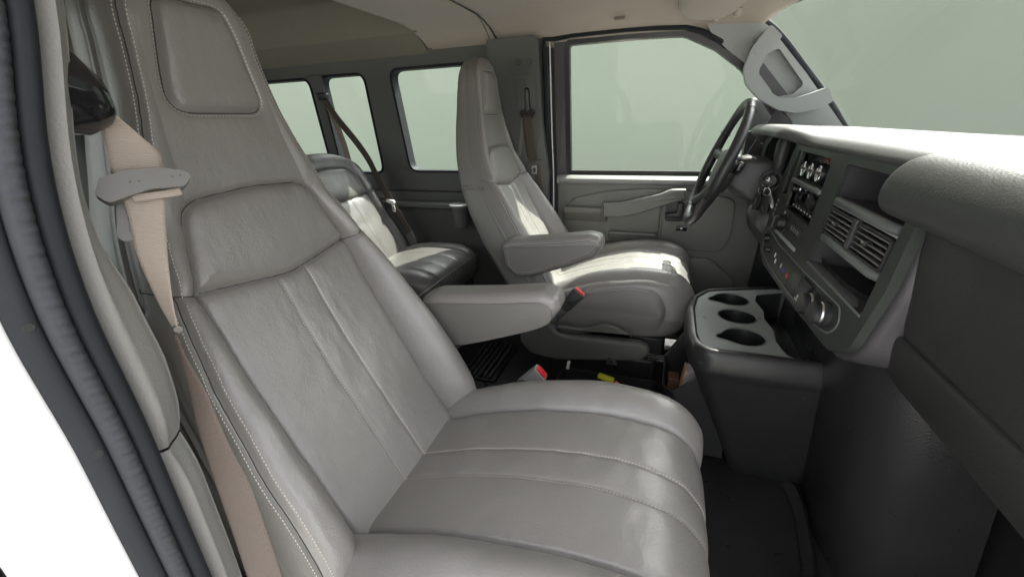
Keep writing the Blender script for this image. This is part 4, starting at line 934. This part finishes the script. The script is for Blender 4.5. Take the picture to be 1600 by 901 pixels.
def cushion(root, X0, cy, m, cfg, detail=1.0, mats=('leather', 'leather_side')):
    prof = np.array(catmull([(a, b, 0) for a, b in cfg['prof']], 14))[:, :2]
    prof = dense(prof, int(210*detail)); ns = len(prof); hw = cfg['hw']; r = .034; Rn = cfg.get('Rn', .10)
    tg = np.gradient(prof, axis=0); tg /= np.linalg.norm(tg, axis=1, keepdims=True); nr = np.stack([-tg[:, 1], tg[:, 0]], 1)
    ny = int(230*detail); t = np.linspace(-1, 1, ny); ys = hw*np.sign(t)*(1-(1-np.abs(t))**1.3)
    arc = np.concatenate([[0], np.cumsum(np.linalg.norm(np.diff(prof, axis=0), axis=1))])
    nk = 9
    G = np.zeros((ny+2*nk, ns, 3)); xm, zm = cfg['core']
    top = np.clip(nr[:, 1], 0, 1)
    Pp = np.stack([np.repeat(ys, ns), np.tile(prof[:, 0], ny)], 1)
    A = np.abs(Pp[:, 0])
    disp = np.zeros(len(Pp)); near = np.full(len(Pp), 9.)
    front = np.tile(np.where(arc < arc[-1]*cfg['topfrac'], 1., 0.), ny)
    for y0, dep, wid in cfg['seams']:
        d = np.abs(A-y0) if y0 >= 0 else np.full(len(A), 9.); disp -= (dep*np.exp(-(d/wid)**2)+.28*dep*np.exp(-(d/(3.5*wid))**2)); near = np.minimum(near, d)
    b0 = cfg['bol0']; s = np.clip((A-b0)/(hw-b0), 0, 1); disp += cfg['bolh']*np.sin(np.clip(s*1.25, 0, 1)*math.pi)**1.0*np.tile(top, ny)
    disp += .0015*(1-np.exp(-near/.02))
    disp += fbm(np.stack([Pp[:, 0], Pp[:, 1], np.full(len(Pp), cy+X0)], 1), 8, .0032)
    disp += fbm(np.stack([Pp[:, 0]*1.0, Pp[:, 1]*2.6, np.full(len(Pp), cy*3)], 1), 17, .0013)*np.exp(-np.minimum(near, np.abs(hw-A))/.05)
    disp = (disp*front).reshape(ny, ns)
    for i, y in enumerate(ys):
        a = abs(y); d = min(r, max(0, a-(hw-r))); off = r-math.sqrt(max(0, r*r-d*d)); D2 = min(Rn, max(0, a-(hw-Rn))); dx = Rn-math.sqrt(max(0, Rn*Rn-D2*D2))
        fd = 1-(d/r)**2
        q = prof+nr*(disp[i]*fd-off*.55)[:, None]; q[:, 0] -= dx*np.clip((prof[:, 0]-.20)/.28, 0, 1)
        G[nk+i] = np.stack([q[:, 0], np.full(ns, y), q[:, 1]], 1)
    for k in range(nk):
        f = ((k+1)/nk)
        for sg, base, idx in ((-1, nk, nk-1-k), (1, nk+ny-1, nk+ny+k)):
            q = G[base].copy(); tgt = np.stack([q[:, 0]*.9+xm*.1, q[:, 1], np.full(ns, zm)], 1)
            p = q+(tgt-q)*f; p[:, 1] = sg*(hw+.014*math.sin(f*math.pi*.6)); G[idx] = p
    G[:, :, 1] = cy+m*G[:, :, 1]; G[:, :, 0] += X0
    nu = G.shape[0]; V = G.reshape(-1, 3)
    Q = np.array([(i*ns+j, (i+1)*ns+j, (i+1)*ns+(j+1) % ns, i*ns+(j+1) % ns) for i in range(nu-1) for j in range(ns)])
    lab = np.zeros((nu-1, ns), int); tf = int(ns*cfg['topfrac'])
    yc = np.zeros(nu-1); yc[nk:nk+ny-1] = (ys[:-1]+ys[1:])/2; yc[:nk] = -9; yc[nk+ny-1:] = 9
    for i in range(nu-1):
        if abs(yc[i]) < b0: lab[i, :tf] = 1
        elif abs(yc[i]) < 5: lab[i, :tf] = 2 if yc[i] > 0 else 3
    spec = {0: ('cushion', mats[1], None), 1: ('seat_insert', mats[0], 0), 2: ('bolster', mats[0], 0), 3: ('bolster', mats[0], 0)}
    made, N = split(V, Q, lab.ravel(), spec, root); NG = N.reshape(G.shape); lines = []
    js = np.linspace(ns*.05, ns*cfg['topfrac']*.98, 120); je = np.linspace(ns*.05, ns*cfg['topfrac']*.74, 120)
    for y in cfg['stitch']:
        for sg in (1, -1):
            c = np.full(120, nk+np.interp(sg*y, ys, np.arange(ny))); lines.append((gsample(G, c, js), gsample(NG, c, js)))
    for c in (nk-.15, nk-.75): lines.append((gsample(G, np.full(120, c), je), gsample(NG, np.full(120, c), je)))
    for c in (nk+ny-1+.15, nk+ny-1+.75): lines.append((gsample(G, np.full(120, c), js), gsample(NG, np.full(120, c), js)))
    if cfg.get('do_stitch', True): stitches('stitching', lines, made[0])['kind'] = 'stuff'
    return made[0]

pad = roundpoly([(-.078, 1.037), (.078, 1.037), (.050, 1.180), (-.050, 1.180)], [.028, .028, .022, .022], 6)
upi = roundpoly([(-.152, .806), (0, .788), (.152, .806), (.112, .922), (0, .930), (-.112, .922)], [.004, .2, .004, .05, .3, .05], 6)
wi_f = sm([.30, .42, .60, .70, .80, .82], [.154, .154, .153, .152, .151, .150], 20)
zl_f = lambda y: np.where(np.abs(y) < .152, .806-.018*(1-(np.abs(y)/.152)**2), .806+(np.abs(y)-.152)*.35)
bl = [(s*(.152+k*.012), .806+k*.012*.35) for s in (1,) for k in range(6)]
hw_f = sm([.33, .47, .6, .7, .78, .87, .95, 1.05, 1.12, 1.21], [.250, .250, .243, .229, .212, .183, .153, .122, .110, .104], 14)
def EDGE(s, o=.017): return [(s*(float(hw_f(z))*(max(.02, 1-max(0, (z-1.140)/.086)**2.4)**(1/2.4))-o), z) for z in np.linspace(.34, 1.18, 50)]
BACK = dict(z=(.33, 1.226), ztop=1.140,
    xc=sm([.33, .42, .5, .6, .7, .8, .9, 1.0, 1.1, 1.25], [.045, .0, -.048, -.108, -.165, -.213, -.243, -.262, -.272, -.276], 16),
    hw=sm([.33, .47, .6, .7, .78, .87, .95, 1.05, 1.12, 1.21], [.250, .250, .243, .229, .212, .183, .153, .122, .110, .104], 14),
    th=sm([.33, .6, .8, .95, 1.1, 1.21], [.13, .135, .125, .115, .095, .075], 20),
    wi=lambda z: np.where(z < .81, wi_f(z), np.interp(z, [.81, .93, 1.2], [.150, .105, .07])),
    bol=sm([.33, .42, .48, .55, .65, .75, .82, .90, 1.21], [.0, .034, .060, .066, .060, .044, .024, .008, .0], 10),
    seams=[(EDGE(1), False, .0042, .0030), (EDGE(-1), False, .0042, .0030), (pad, True, .0048, .0036), (upi, True, .0075, .0034), ([(s, z) for z, s in ((.33, .154), (.42, .154), (.60, .153), (.70, .152), (.806, .151))], False, .0080, .0036), ([(-s, z) for z, s in ((.33, .154), (.42, .154), (.60, .153), (.70, .152), (.806, .151))], False, .0080, .0036),
           (bl, False, .004, .004), ([(-a, b) for a, b in bl], False, .004, .004), ([(.029, .33), (.029, .79)], False, .0021, .0026), ([(-.029, .33), (-.029, .79)], False, .0021, .0026)],
    pads=[(pad, .0075, .006), (upi, .008, .018)], panels={1: pad, 2: upi}, zline=zl_f, side_seam=.80,
    stitch=[[(.0315, .36), (.0315, .787)], [(-.0315, .36), (-.0315, .787)], list(inset(pad, -.004))+[tuple(inset(pad, -.004)[0])], EDGE(1, .012), EDGE(-1, .012), EDGE(1, .023), EDGE(-1, .023)], edge=())
CUSH = dict(prof=[(-.09, .385), (-.05, .412), (.0, .430), (.1, .470), (.2, .500), (.3, .518), (.38, .519), (.44, .505), (.478, .470), (.492, .428), (.487, .385), (.465, .345), (.42, .322), (.3, .31), (.1, .297), (-.05, .295), (-.095, .33)],
    hw=.252, Rn=.065, core=(.2, .41), topfrac=.52, bol0=.140, bolh=.024, seams=[(.140, .0075, .0035), (.030, .0026, .0024)], stitch=(.0325,))

def base_frame(root, X0, cy, m):
    box('seat_riser', (X0+.0, cy-.19, .0), (X0+.40, cy+.19, .20), 'black_satin', root, bevel=.012)
    for s in (-1, 1):
        rl = box('slide_rail', (X0-.06, cy+s*.17-.022, .20), (X0+.44, cy+s*.17+.022, .232), 'black_plastic', root, bevel=.004)
        for k in range(3): tube('rail_ridge', [(X0+.37, cy+s*.17-m*.0225*0-s*0-.0225*m, .207+k*.010), (X0+.435, cy+s*.17-.0225*m, .207+k*.010)], .0026, 'metal', rl, seg=6)
    box('seat_pan', (X0-.05, cy-.20, .232), (X0+.42, cy+.20, .300), 'black_plastic', root, bevel=.01)

ARM = roundpoly([(-.125, .640), (-.09, .655), (.06, .672), (.165, .688), (.200, .680), (.206, .652), (.182, .615), (.10, .577), (-.02, .532), (-.08, .525), (-.115, .56)], [.02, .03, .1, .05, .025, .02, .03, .1, .05, .03, .03], 6)
def armrest(root, X0, cy, m, kind):
    y0, y1 = cy-m*.258, cy-m*.335
    sgn = -m
    arm = prism('armrest', [(a+X0, b) for a, b in ARM], mp_xz, y0, y1, 'leather', root, r=.020, seg=6)
    lo = np.array([(a+X0, b) for a, b in ARM])
    if kind == 'driver':
        L1 = inset(lo, .016); L2 = inset(lo, .0205); ln = []
        for L_, off in ((L1, .0006), (L2, .0001)):
            p = dense(L_, 160, True); ln.append((np.stack([p[:, 0], np.full(160, y1+sgn*off*0), p[:, 1]], 1), np.tile([0, sgn, 0], (160, 1))))
        tube('welt', [(a, y1+sgn*.0004, b) for a, b in dense(inset(lo, .0182), 120, True)[:-1]], .0013, 'leather_side', arm, seg=6, closed=True)
        for P_, _ in ln: P_[:, 1] = y1+sgn*.0006
        stitches('stitching', ln, arm)['kind'] = 'stuff'
    else:
        # piping between the top pad and the flat side panel facing the seat
        pl_ = [(X0+a, b) for a, b in ((-.10, .632), (.06, .650), (.150, .664), (.178, .660), (.188, .645), (.176, .618), (.10, .583), (-.02, .540), (-.075, .534))]
        pth_ = catmull([(a, y0-sgn*.0005, b) for a, b in pl_], 8)
        tube('piping', pth_, .0018, 'leather_side', arm, seg=8)
        pan_ = prism('side_panel', [(p[0], p[2]) for p in pth_], mp_xz, y0+sgn*.004, y0-sgn*.0025, 'leather_side', arm, r=.0015)
    lathe('armrest_pivot', [(.018, 0), (.018, .055)], (X0-.105, cy-m*.205, .59), (0, -m, 0), 'black_plastic', root, seg=20)
    return arm

# passenger seat --------------------------------------------------------------
PX, PY, PM = 0.0, -.540, -1
ps = thing('captain_chair', 'large grey leather passenger seat with armrest beside the open door', 'seat', (PX+.15, PY, 0))
backrest(ps, PX, PY, PM, dict(BACK, shear=.015)); cushion(ps, PX, PY, PM, CUSH); armrest(ps, PX, PY, PM, 'passenger'); base_frame(ps, PX, PY, PM)
box('recline_bracket', (PX-.12, PY+.205, .28), (PX+.06, PY+.235, .42), 'black_plastic', ps, bevel=.01)
# driver seat -----------------------------------------------------------------
DX, DY, DM = .022, .525, 1
dsq = thing('captain_chair', 'grey leather driver seat with armrest behind the steering wheel', 'seat', (DX+.15, DY, 0))
backrest(dsq, DX, DY, DM, BACK); cushion(dsq, DX, DY, DM, CUSH); armrest(dsq, DX, DY, DM, 'driver'); base_frame(dsq, DX, DY, DM)
sh = prism('side_shield', roundpoly([(-.045, .44), (.02, .45), (.055, .40), (.065, .345), (.085, .322), (.12, .315), (.355, .322), (.388, .312), (.395, .283), (.372, .255), (.25, .232), (.08, .205), (-.02, .215), (-.06, .26), (-.065, .36)], [.03, .03, .05, .03, .03, .05, .03, .02, .02, .03, .1, .05, .05, .05, .05], 5), mp_xz, .268, .226, 'trim_grey', dsq, r=.016, seg=5)
tb_ = prism('screw_tab', roundpoly([(.255, .225), (.262, .252), (.272, .256), (.282, .252), (.295, .227)], .004, 3), mp_xz, .232, .2245, 'dash_grey', sh, r=.002)
lathe('screw', [(.0065, 0), (.0065, .003), (.004, .0035), (0, .002)], (.274, .225, .240), (0, -1, 0), 'black_plastic', tb_, seg=14)
lv_ = prism('recline_lever', roundpoly([(.070, .330), (.078, .345), (.10, .348), (.16, .346), (.20, .358), (.235, .376), (.275, .372), (.315, .352), (.340, .341), (.31, .336), (.22, .334), (.14, .322), (.085, .318)], [.01, .01, .02, .03, .03, .02, .03, .03, .004, .02, .05, .04, .01], 5), mp_xz, .252, .231, 'trim_grey', dsq, r=.008, seg=4)
lathe('screw', [(.006, 0), (.006, .002), (.004, .0025), (0, .001)], (.086, .2305, .332), (0, -1, 0), 'cavity', lv_, seg=14)

# ------------------------------------------------------------------ second row bench
bn = thing('rear_bench', 'grey leather bench seat behind the driver seat', 'bench seat', (-.62, .22, 0))
arch = roundpoly([(-.172, .715), (0, .705), (.172, .715), (.165, .80), (.11, .835), (0, .842), (-.11, .835), (-.165, .80)], [.004, .2, .004, .06, .05, .3, .05, .06], 6)
BB = dict(z=(.36, .905), ztop=.80, xc=sm([.36, .45, .6, .7, .8, .91], [.05, .0, -.085, -.14, -.19, -.235], 16), hw=sm([.36, .5, .7, .8, .91], [.245, .248, .245, .238, .225], 14), th=sm([.36, .6, .91], [.10, .11, .08], 20),
    wi=lambda z: np.interp(z, [.36, .72, .91], [.178, .172, .17]), bol=sm([.36, .5, .7, .91], [.022, .022, .012, .0], 14),
    seams=[(arch, True, .005, .005), ([(.178, .36), (.172, .715)], False, .005, .005), ([(-.178, .36), (-.172, .715)], False, .005, .005), ([(.172, .715), (.24, .735)], False, .004, .004), ([(-.172, .715), (-.24, .735)], False, .004, .004), ([(.05, .36), (.05, .705)], False, .0028, .004), ([(-.05, .36), (-.05, .705)], False, .0028, .004)],
    pads=[(arch, .006, .018)], panels={2: arch}, zline=lambda y: np.where(np.abs(y) < .172, .707+.008*(np.abs(y)/.172)**2, .715+(np.abs(y)-.172)*.3), stitch=[], do_stitch=False)
BC = dict(prof=[(-.06, .38), (-.02, .42), (.03, .448), (.12, .468), (.22, .478), (.31, .474), (.37, .450), (.395, .405), (.392, .36), (.365, .33), (.3, .32), (.1, .318), (-.03, .32), (-.065, .345)], hw=.252, core=(.18, .39), topfrac=.50, bol0=.150, bolh=.008, seams=[(.150, .005, .005), (.05, .0028, .004)], stitch=(), do_stitch=False)
for cy_ in (.452, -.058):
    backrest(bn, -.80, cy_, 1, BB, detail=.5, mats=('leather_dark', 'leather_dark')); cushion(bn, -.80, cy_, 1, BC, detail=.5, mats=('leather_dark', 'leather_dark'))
tube('cushion_welt', [(-.80+.385, y, .435) for y in np.linspace(-.28, .67, 20)], .002, 'leather_side', bn, seg=6)
box('bench_frame', (-.84, -.30, .26), (-.45, .69, .318), 'black_plastic', bn, bevel=.01)
for y in (-.22, .18, .60):
    for x in (-.80, -.50): box('bench_leg', (x-.02, y-.02, 0), (x+.02, y+.02, .262), 'black_plastic', bn, bevel=.004)
cupw = thing('armrest_cup_holder', 'grey round cup holder set in the side wall ledge beside the bench', 'cup holder', (-.53, .76, .56))
lathe('cup_rim', [(.040, .060), (.044, .0625), (.050, .061), (.050, .054), (.041, .050)], (-.53, .755, .590), (0, 0, 1), 'trim_light', cupw, seg=34)
lathe('cup_body', [(.034, -.05), (.041, .052), (.039, .052), (.032, -.045), (0, -.045)], (-.53, .755, .590), (0, 0, 1), 'trim_grey', cupw, seg=34)
for i in range(6): box('floor_vent_bar' if 0 else 'floor_grille_bar', (-.33, .18+i*.0, .0), (-.33, .18, .0), 'black_plastic', None) if False else None
fg = thing('floor_grille', 'black slatted floor grille behind the driver seat', 'grille', (-.30, .42, 0))
box('grille_base', (-.36, .30, .0), (-.20, .62, .012), 'black_plastic', fg, bevel=.002)
for i in range(6): box('grille_slat', (-.350+i*.024, .31, .0122), (-.340+i*.024, .61, .024), 'dash_grey', fg, bevel=.002)

# ------------------------------------------------------------------ seat belts
pb = thing('passenger_seat_belt', 'tan passenger seat belt hanging with its tongue beside the near seat', 'seat belt', (-.05, -.80, .35))
# upper guide housing on the pillar
def gmap(a, b, c): return (-.058+b*.25+c*.35, -.818+a, 1.05+b-c*.04)
V_ = []; prof = [(-.03, .034, .0), (-.012, .036, .014), (.0, .032, .024), (.012, .026, .030), (.022, .018, .030), (.030, .008, .024)]
secs = []
for k, (yy_, h_, d_) in enumerate([(-.04, .038, .030), (-.02, .040, .032), (0, .038, .032), (.018, .034, .028), (.032, .022, .020), (.038, .010, .010)]):
    secs.append([(-.078+d_*math.cos(t)*1.0, -.812+yy_, 1.052-(.010 if k > 2 else 0)*(k-2)*.6+h_*math.sin(t)) for t in np.linspace(0, 2*math.pi, 25)[:-1]])
V_ = [p for s in secs for p in s]; n = 24
obj('belt_guide', V_, [(q*n+i, q*n+(i+1) % n, (q+1)*n+(i+1) % n, (q+1)*n+i) for q in range(len(secs)-1) for i in range(n)]+[tuple(range(n))[::-1], tuple(range(5*n, 6*n))], 'black_gloss', pb, sharp=60)
UL = [(-.082, -.780, 1.037), (-.080, -.782, 1.027), (-.078, -.785, 1.013), (-.075, -.788, .999), (-.073, -.791, .986), (-.071, -.791, .970), (-.069, -.794, .943), (-.066, -.800, .910), (-.064, -.799, .865), (-.058, -.797, .829)]
UR = [(-.072, -.783, 1.038), (-.066, -.775, 1.025), (-.064, -.763, 1.008), (-.061, -.756, .995), (-.059, -.758, .986), (-.057, -.764, .966), (-.055, -.773, .939), (-.052, -.784, .906), (-.050, -.794, .866), (-.050, -.799, .832)]
ribbon2('upper_webbing', UL, UR, 'belt', pb)
LL = [(-.056, -.799, .832), (-.044, -.808, .805), (-.036, -.816, .777), (-.026, -.825, .752), (-.014, -.833, .723), (-.001, -.841, .697), (.014, -.850, .653), (.026, -.858, .610), (.040, -.866, .571), (.05, -.870, .50), (.06, -.872, .40)]
LR = [(-.050, -.801, .834), (-.030, -.810, .812), (-.006, -.818, .788), (.013, -.827, .766), (.032, -.835, .742), (.054, -.843, .720), (.070, -.852, .682), (.083, -.860, .642), (.094, -.868, .600), (.10, -.872, .52), (.11, -.874, .42)]
ribbon2('lower_webbing', LL, LR, 'belt_dark', pb, bow=.002)
lathe('stop_button', [(.0, .003), (.0035, .0026), (.0045, .001), (.0045, -.002)], (-.052, -.797, .836), (.8, -.55, .1), 'tan_plastic', pb, seg=18)
# tongue: plastic bar with slot, metal latch plate below
tcx = np.array([-.060, -.7745, .9715]); td = np.array([.42, .905, .03]); td /= np.linalg.norm(td); tn = np.array([.86, -.40, .30]); tn -= td*(tn@td); tn /= np.linalg.norm(tn); tu = np.cross(td, tn); tu = tu if tu[2] > 0 else -tu
def tmap(a, b, c): return tuple(tcx+td*a+tu*b+tn*c)
tg_ = plate('tongue_grip', roundpoly([(-.037, -.006), (-.030, .0065), (-.012, .0105), (.016, .009), (.030, .004), (.032, -.001), (.024, -.009), (.0, -.0075), (-.016, -.011), (-.031, -.015)], [.004, .006, .02, .02, .006, .004, .006, .02, .02, .006], 5), [], tmap, -.009, .008, 'tan_plastic', pb, bevel=.004, bseg=4)
plate('latch_plate', roundpoly([(-.026, -.012), (-.010, -.012), (-.012, -.044), (-.032, -.046), (-.035, -.040)], .004, 4), [roundpoly([(-.021, -.022), (-.0145, -.022), (-.0165, -.038), (-.026, -.039)], .002, 3)], tmap, -.014, -.011, 'tan_plastic', pb, bevel=.0008)
prism('webbing_fold', roundpoly([(-.014, -.0155), (.021, -.0150), (.021, -.0085), (-.015, -.0090)], .001, 2), tmap, -.0015, .0018, 'belt', pb, r=.0008)
for a_ in (-.012, -.006, .018, .024): lathe('grip_dimple', [(.0, .0002), (.0008, .0002), (.0009, 0)], tmap(a_, .000+abs(a_)*.05, .0081), tn, 'dash_grey', pb, seg=10)
# driver belt
db = thing('driver_seat_belt', 'brown driver seat belt hanging on the grey pillar', 'seat belt', (-.16, .77, .7))
yb = lambda z: ypil(z)-.066
plate('belt_ring', roundpoly([(-.208, 1.040), (-.200, 1.054), (-.180, 1.048), (-.17, 1.048), (-.150, 1.054), (-.142, 1.040), (-.152, 1.022), (-.165, 1.026), (-.185, 1.026), (-.198, 1.022)], .008, 4), [rrect(-.196, -.154, 1.031, 1.039, .003, 3)], lambda a, b, c: (a, yb(b)+c, b), -.004, .008, 'black_plastic', db, bevel=.003)
ribbon('webbing', [(-.175, yb(1.03), 1.036), (-.173, yb(1.0)+.001, 1.0), (-.168, yb(.93), .93), (-.160, yb(.86), .86), (-.152, yb(.80)+.002, .80), (-.140, yb(.7)+.004, .70), (-.13, yb(.5), .5)], [.040, .045, .046, .046, .046, .046, .046], [(1, 0, 0)]*7, 'belt_dark', db)
ribbon('rear_webbing', [(-.175, yb(1.03)+.006, 1.030), (-.168, yb(.9)+.010, .90), (-.158, yb(.8)+.012, .80), (-.140, yb(.5)+.01, .50)], [.044]*4, [(1, 0, 0)]*4, 'belt_dark', db)
prism('tongue_grip', roundpoly([(-.186, .842), (-.126, .856), (-.120, .846), (-.128, .834), (-.182, .826)], .004, 3), lambda a, b, c: (a, yb(.84)+c, b), -.009, .005, 'tan_plastic', db, r=.003)
plate('latch_plate', roundpoly([(-.166, .832), (-.142, .836), (-.142, .795), (-.166, .793)], .004, 3), [roundpoly([(-.160, .820), (-.148, .822), (-.148, .802), (-.160, .801)], .002, 2)], lambda a, b, c: (a, yb(.81)-.003+c, b), -.003, -.001, 'metal', db, bevel=.0006)
# buckles between the seats
def buckle(name, label, p0, p1, w, parent_y, mm):
    t = thing(name, label, 'buckle', tuple(p0))
    p0 = np.array(p0, float); p1 = np.array(p1, float); ax = p1-p0; L_ = np.linalg.norm(ax); ax /= L_; sd = np.array([0, 1., 0]); up = np.cross(ax, sd)
    if up[2] < 0: up = -up
    bd_ = prism('buckle_body', roundpoly([(.0, -w*.40), (L_, -w*.5), (L_, w*.5), (.0, w*.40)], .004, 4), lambda a, b, c: tuple(p0+ax*a+up*b+sd*c), -.014, .012, mm, t, r=.004)
    prism('release_button', rrect(-w*.40, w*.40, -.010, .009, .003, 3), lambda a, b, c: tuple(p0+ax*c+up*a+sd*b), L_-.004, L_+.0035, 'red', t, r=.0015)
    tube('stalk', [p0-ax*.07+up*-.004, p0-ax*.03, p0+ax*.005], [.010, .0105, .012], 'trim_grey', t, seg=10, flat=1.3)
    for k in range(5): tube('sleeve_rib', [p0-ax*(.012+k*.009)+.0125*(math.cos(q)*up*1.3+math.sin(q)*sd) for q in np.linspace(0, 2*math.pi, 17)[:-1]], .0022, 'trim_grey', t, seg=5, closed=True)
    tube('anchor_loop', [p0+ax*.012+(.016*math.cos(q))*ax+.017*math.sin(q)*up-sd*.0145 for q in np.linspace(0, 2*math.pi, 21)[:-1]], .0016, 'cavity', t, seg=5, closed=True)
    return t
buckle('driver_buckle', 'dark grey buckle with red button beside the driver seat cushion', (.110, .218, .428), (.158, .218, .490), .046, 0, 'dash_grey')
buckle('passenger_buckle', 'grey buckle with red button poking up beside the passenger cushion', (.100, -.222, .410), (.150, -.218, .456), .040, 0, 'trim_light')
# bench belt
rb_ = thing('bench_seat_belt', 'brown shoulder belt hanging from the window pillar to the rear bench', 'seat belt', (-1.0, .74, .46))
prism('belt_guide', rrect(-1.262, -1.205, 1.135, 1.165, .008), lambda a, b, c: (a, Yw(b)-.034-c, b), 0, .022, 'black_plastic', rb_, r=.004)
prism('guide_cover', roundpoly([(-1.285, 1.165), (-1.225, 1.165), (-1.215, 1.245), (-1.295, 1.245)], .008, 3), lambda a, b, c: (a, Yw(b)-.031-c, b), 0, .018, 'trim_grey', rb_, r=.005)
ribbon('shoulder_webbing', [(-1.235, .765, 1.15), (-1.16, .75, 1.05), (-1.06, .73, .95), (-.985, .715, .86), (-.925, .70, .75), (-.865, .69, .66), (-.79, .685, .53), (-.755, .68, .475)], [.046]*8, [(.8, -.3, .5)]*8, 'belt_dark', rb_)
ribbon('hanging_webbing', [(-1.235, .775, 1.148), (-1.20, .785, 1.02), (-1.175, .79, .90), (-1.16, .79, .75)], [.044]*4, [(1, -.2, .1)]*4, 'belt', rb_)
def bt(a, b, c): return (-.862+a*.8, .678-a*.2-c, .665+b-a*.1)
prism('tongue_grip', roundpoly([(-.038, -.004), (-.030, .010), (.030, .012), (.036, .002), (.028, -.008)], .005, 3), bt, -.006, .010, 'white_plastic', rb_, r=.003)
plate('latch_plate', roundpoly([(.004, -.004), (.028, -.004), (.034, -.044), (.010, -.046)], .004, 3), [roundpoly([(.012, -.022), (.024, -.022), (.027, -.037), (.014, -.038)], .002, 2)], bt, .001, .004, 'white_plastic', rb_, bevel=.0006)
prism('belt_end_sleeve', rrect(-.024, .024, -.03, .03, .004), lambda a, b, c: (-.765+a*.8+b*-.3, .672-c, .49+b+a*.4), 0, .008, 'trim_grey', rb_, r=.002)

# ------------------------------------------------------------------ bits under the driver seat
tr = thing('floor_tray', 'black plastic floor tray under the driver seat rail', 'tray', (.30, .17, .0))
plate('tray_rim', rrect(.10, .44, .12, .235, .03), [rrect(.108, .432, .128, .227, .025)], mp_xy, .150, .185, 'black_plastic', tr, bevel=.004)
prism('tray_base', rrect(.10, .44, .12, .235, .03), mp_xy, 0, .152, 'black_plastic', tr, r=.004)
wr_ = thing('wiring_connector', 'yellow wiring connectors with orange loop under the driver seat', 'connector', (.27, .19, .153))
for (x, y, z, a) in ((.268, .185, .158, .2), (.262, .20, .178, -.3)):
    prism('plug', rrect(-.028, .028, -.009, .009, .003, 3), lambda p, q, c, x=x, y=y, z=z, a=a: (x+p*math.cos(a)-q*math.sin(a), y+p*math.sin(a)+q*math.cos(a), z+c), 0, .016, 'yellow', wr_, r=.003)
tube('wire_loop', catmull([(.245, .180, .165), (.255, .160, .160), (.280, .150, .158), (.305, .160, .166), (.310, .180, .180), (.295, .19, .185)], 6), .0034, 'orange', wr_, seg=8)
tube('black_wire', catmull([(.235, .19, .185), (.225, .175, .162), (.235, .165, .158), (.30, .145, .156), (.35, .17, .158), (.39, .18, .156)], 6), .003, 'black_plastic', wr_, seg=8)
for nm, lb, c_, s_ in (('cable_clip', 'small white plastic clip on the floor under the driver seat', (.125, .215, .190), (.006, .004, .030)), ('bracket_cap', 'small white cap in the black floor tray', (.385, .165, .158), (.008, .006, .008)), ('plastic_wedge', 'pale plastic wedge on the floor beside the console pocket', (.425, .10, .150), (.012, .012, .032))):
    t = thing(nm, lb, 'clip', c_)
    prism('shell', roundpoly([(-s_[0], -s_[1]), (s_[0], -s_[1]), (s_[0]*.8, s_[1]), (-s_[0], s_[1])], .002, 3), lambda a, b, c, c_=c_: (c_[0]+a+.15*c, c_[1]+b, c_[2]+c), -.002, s_[2], 'white_plastic', t, r=.0015)
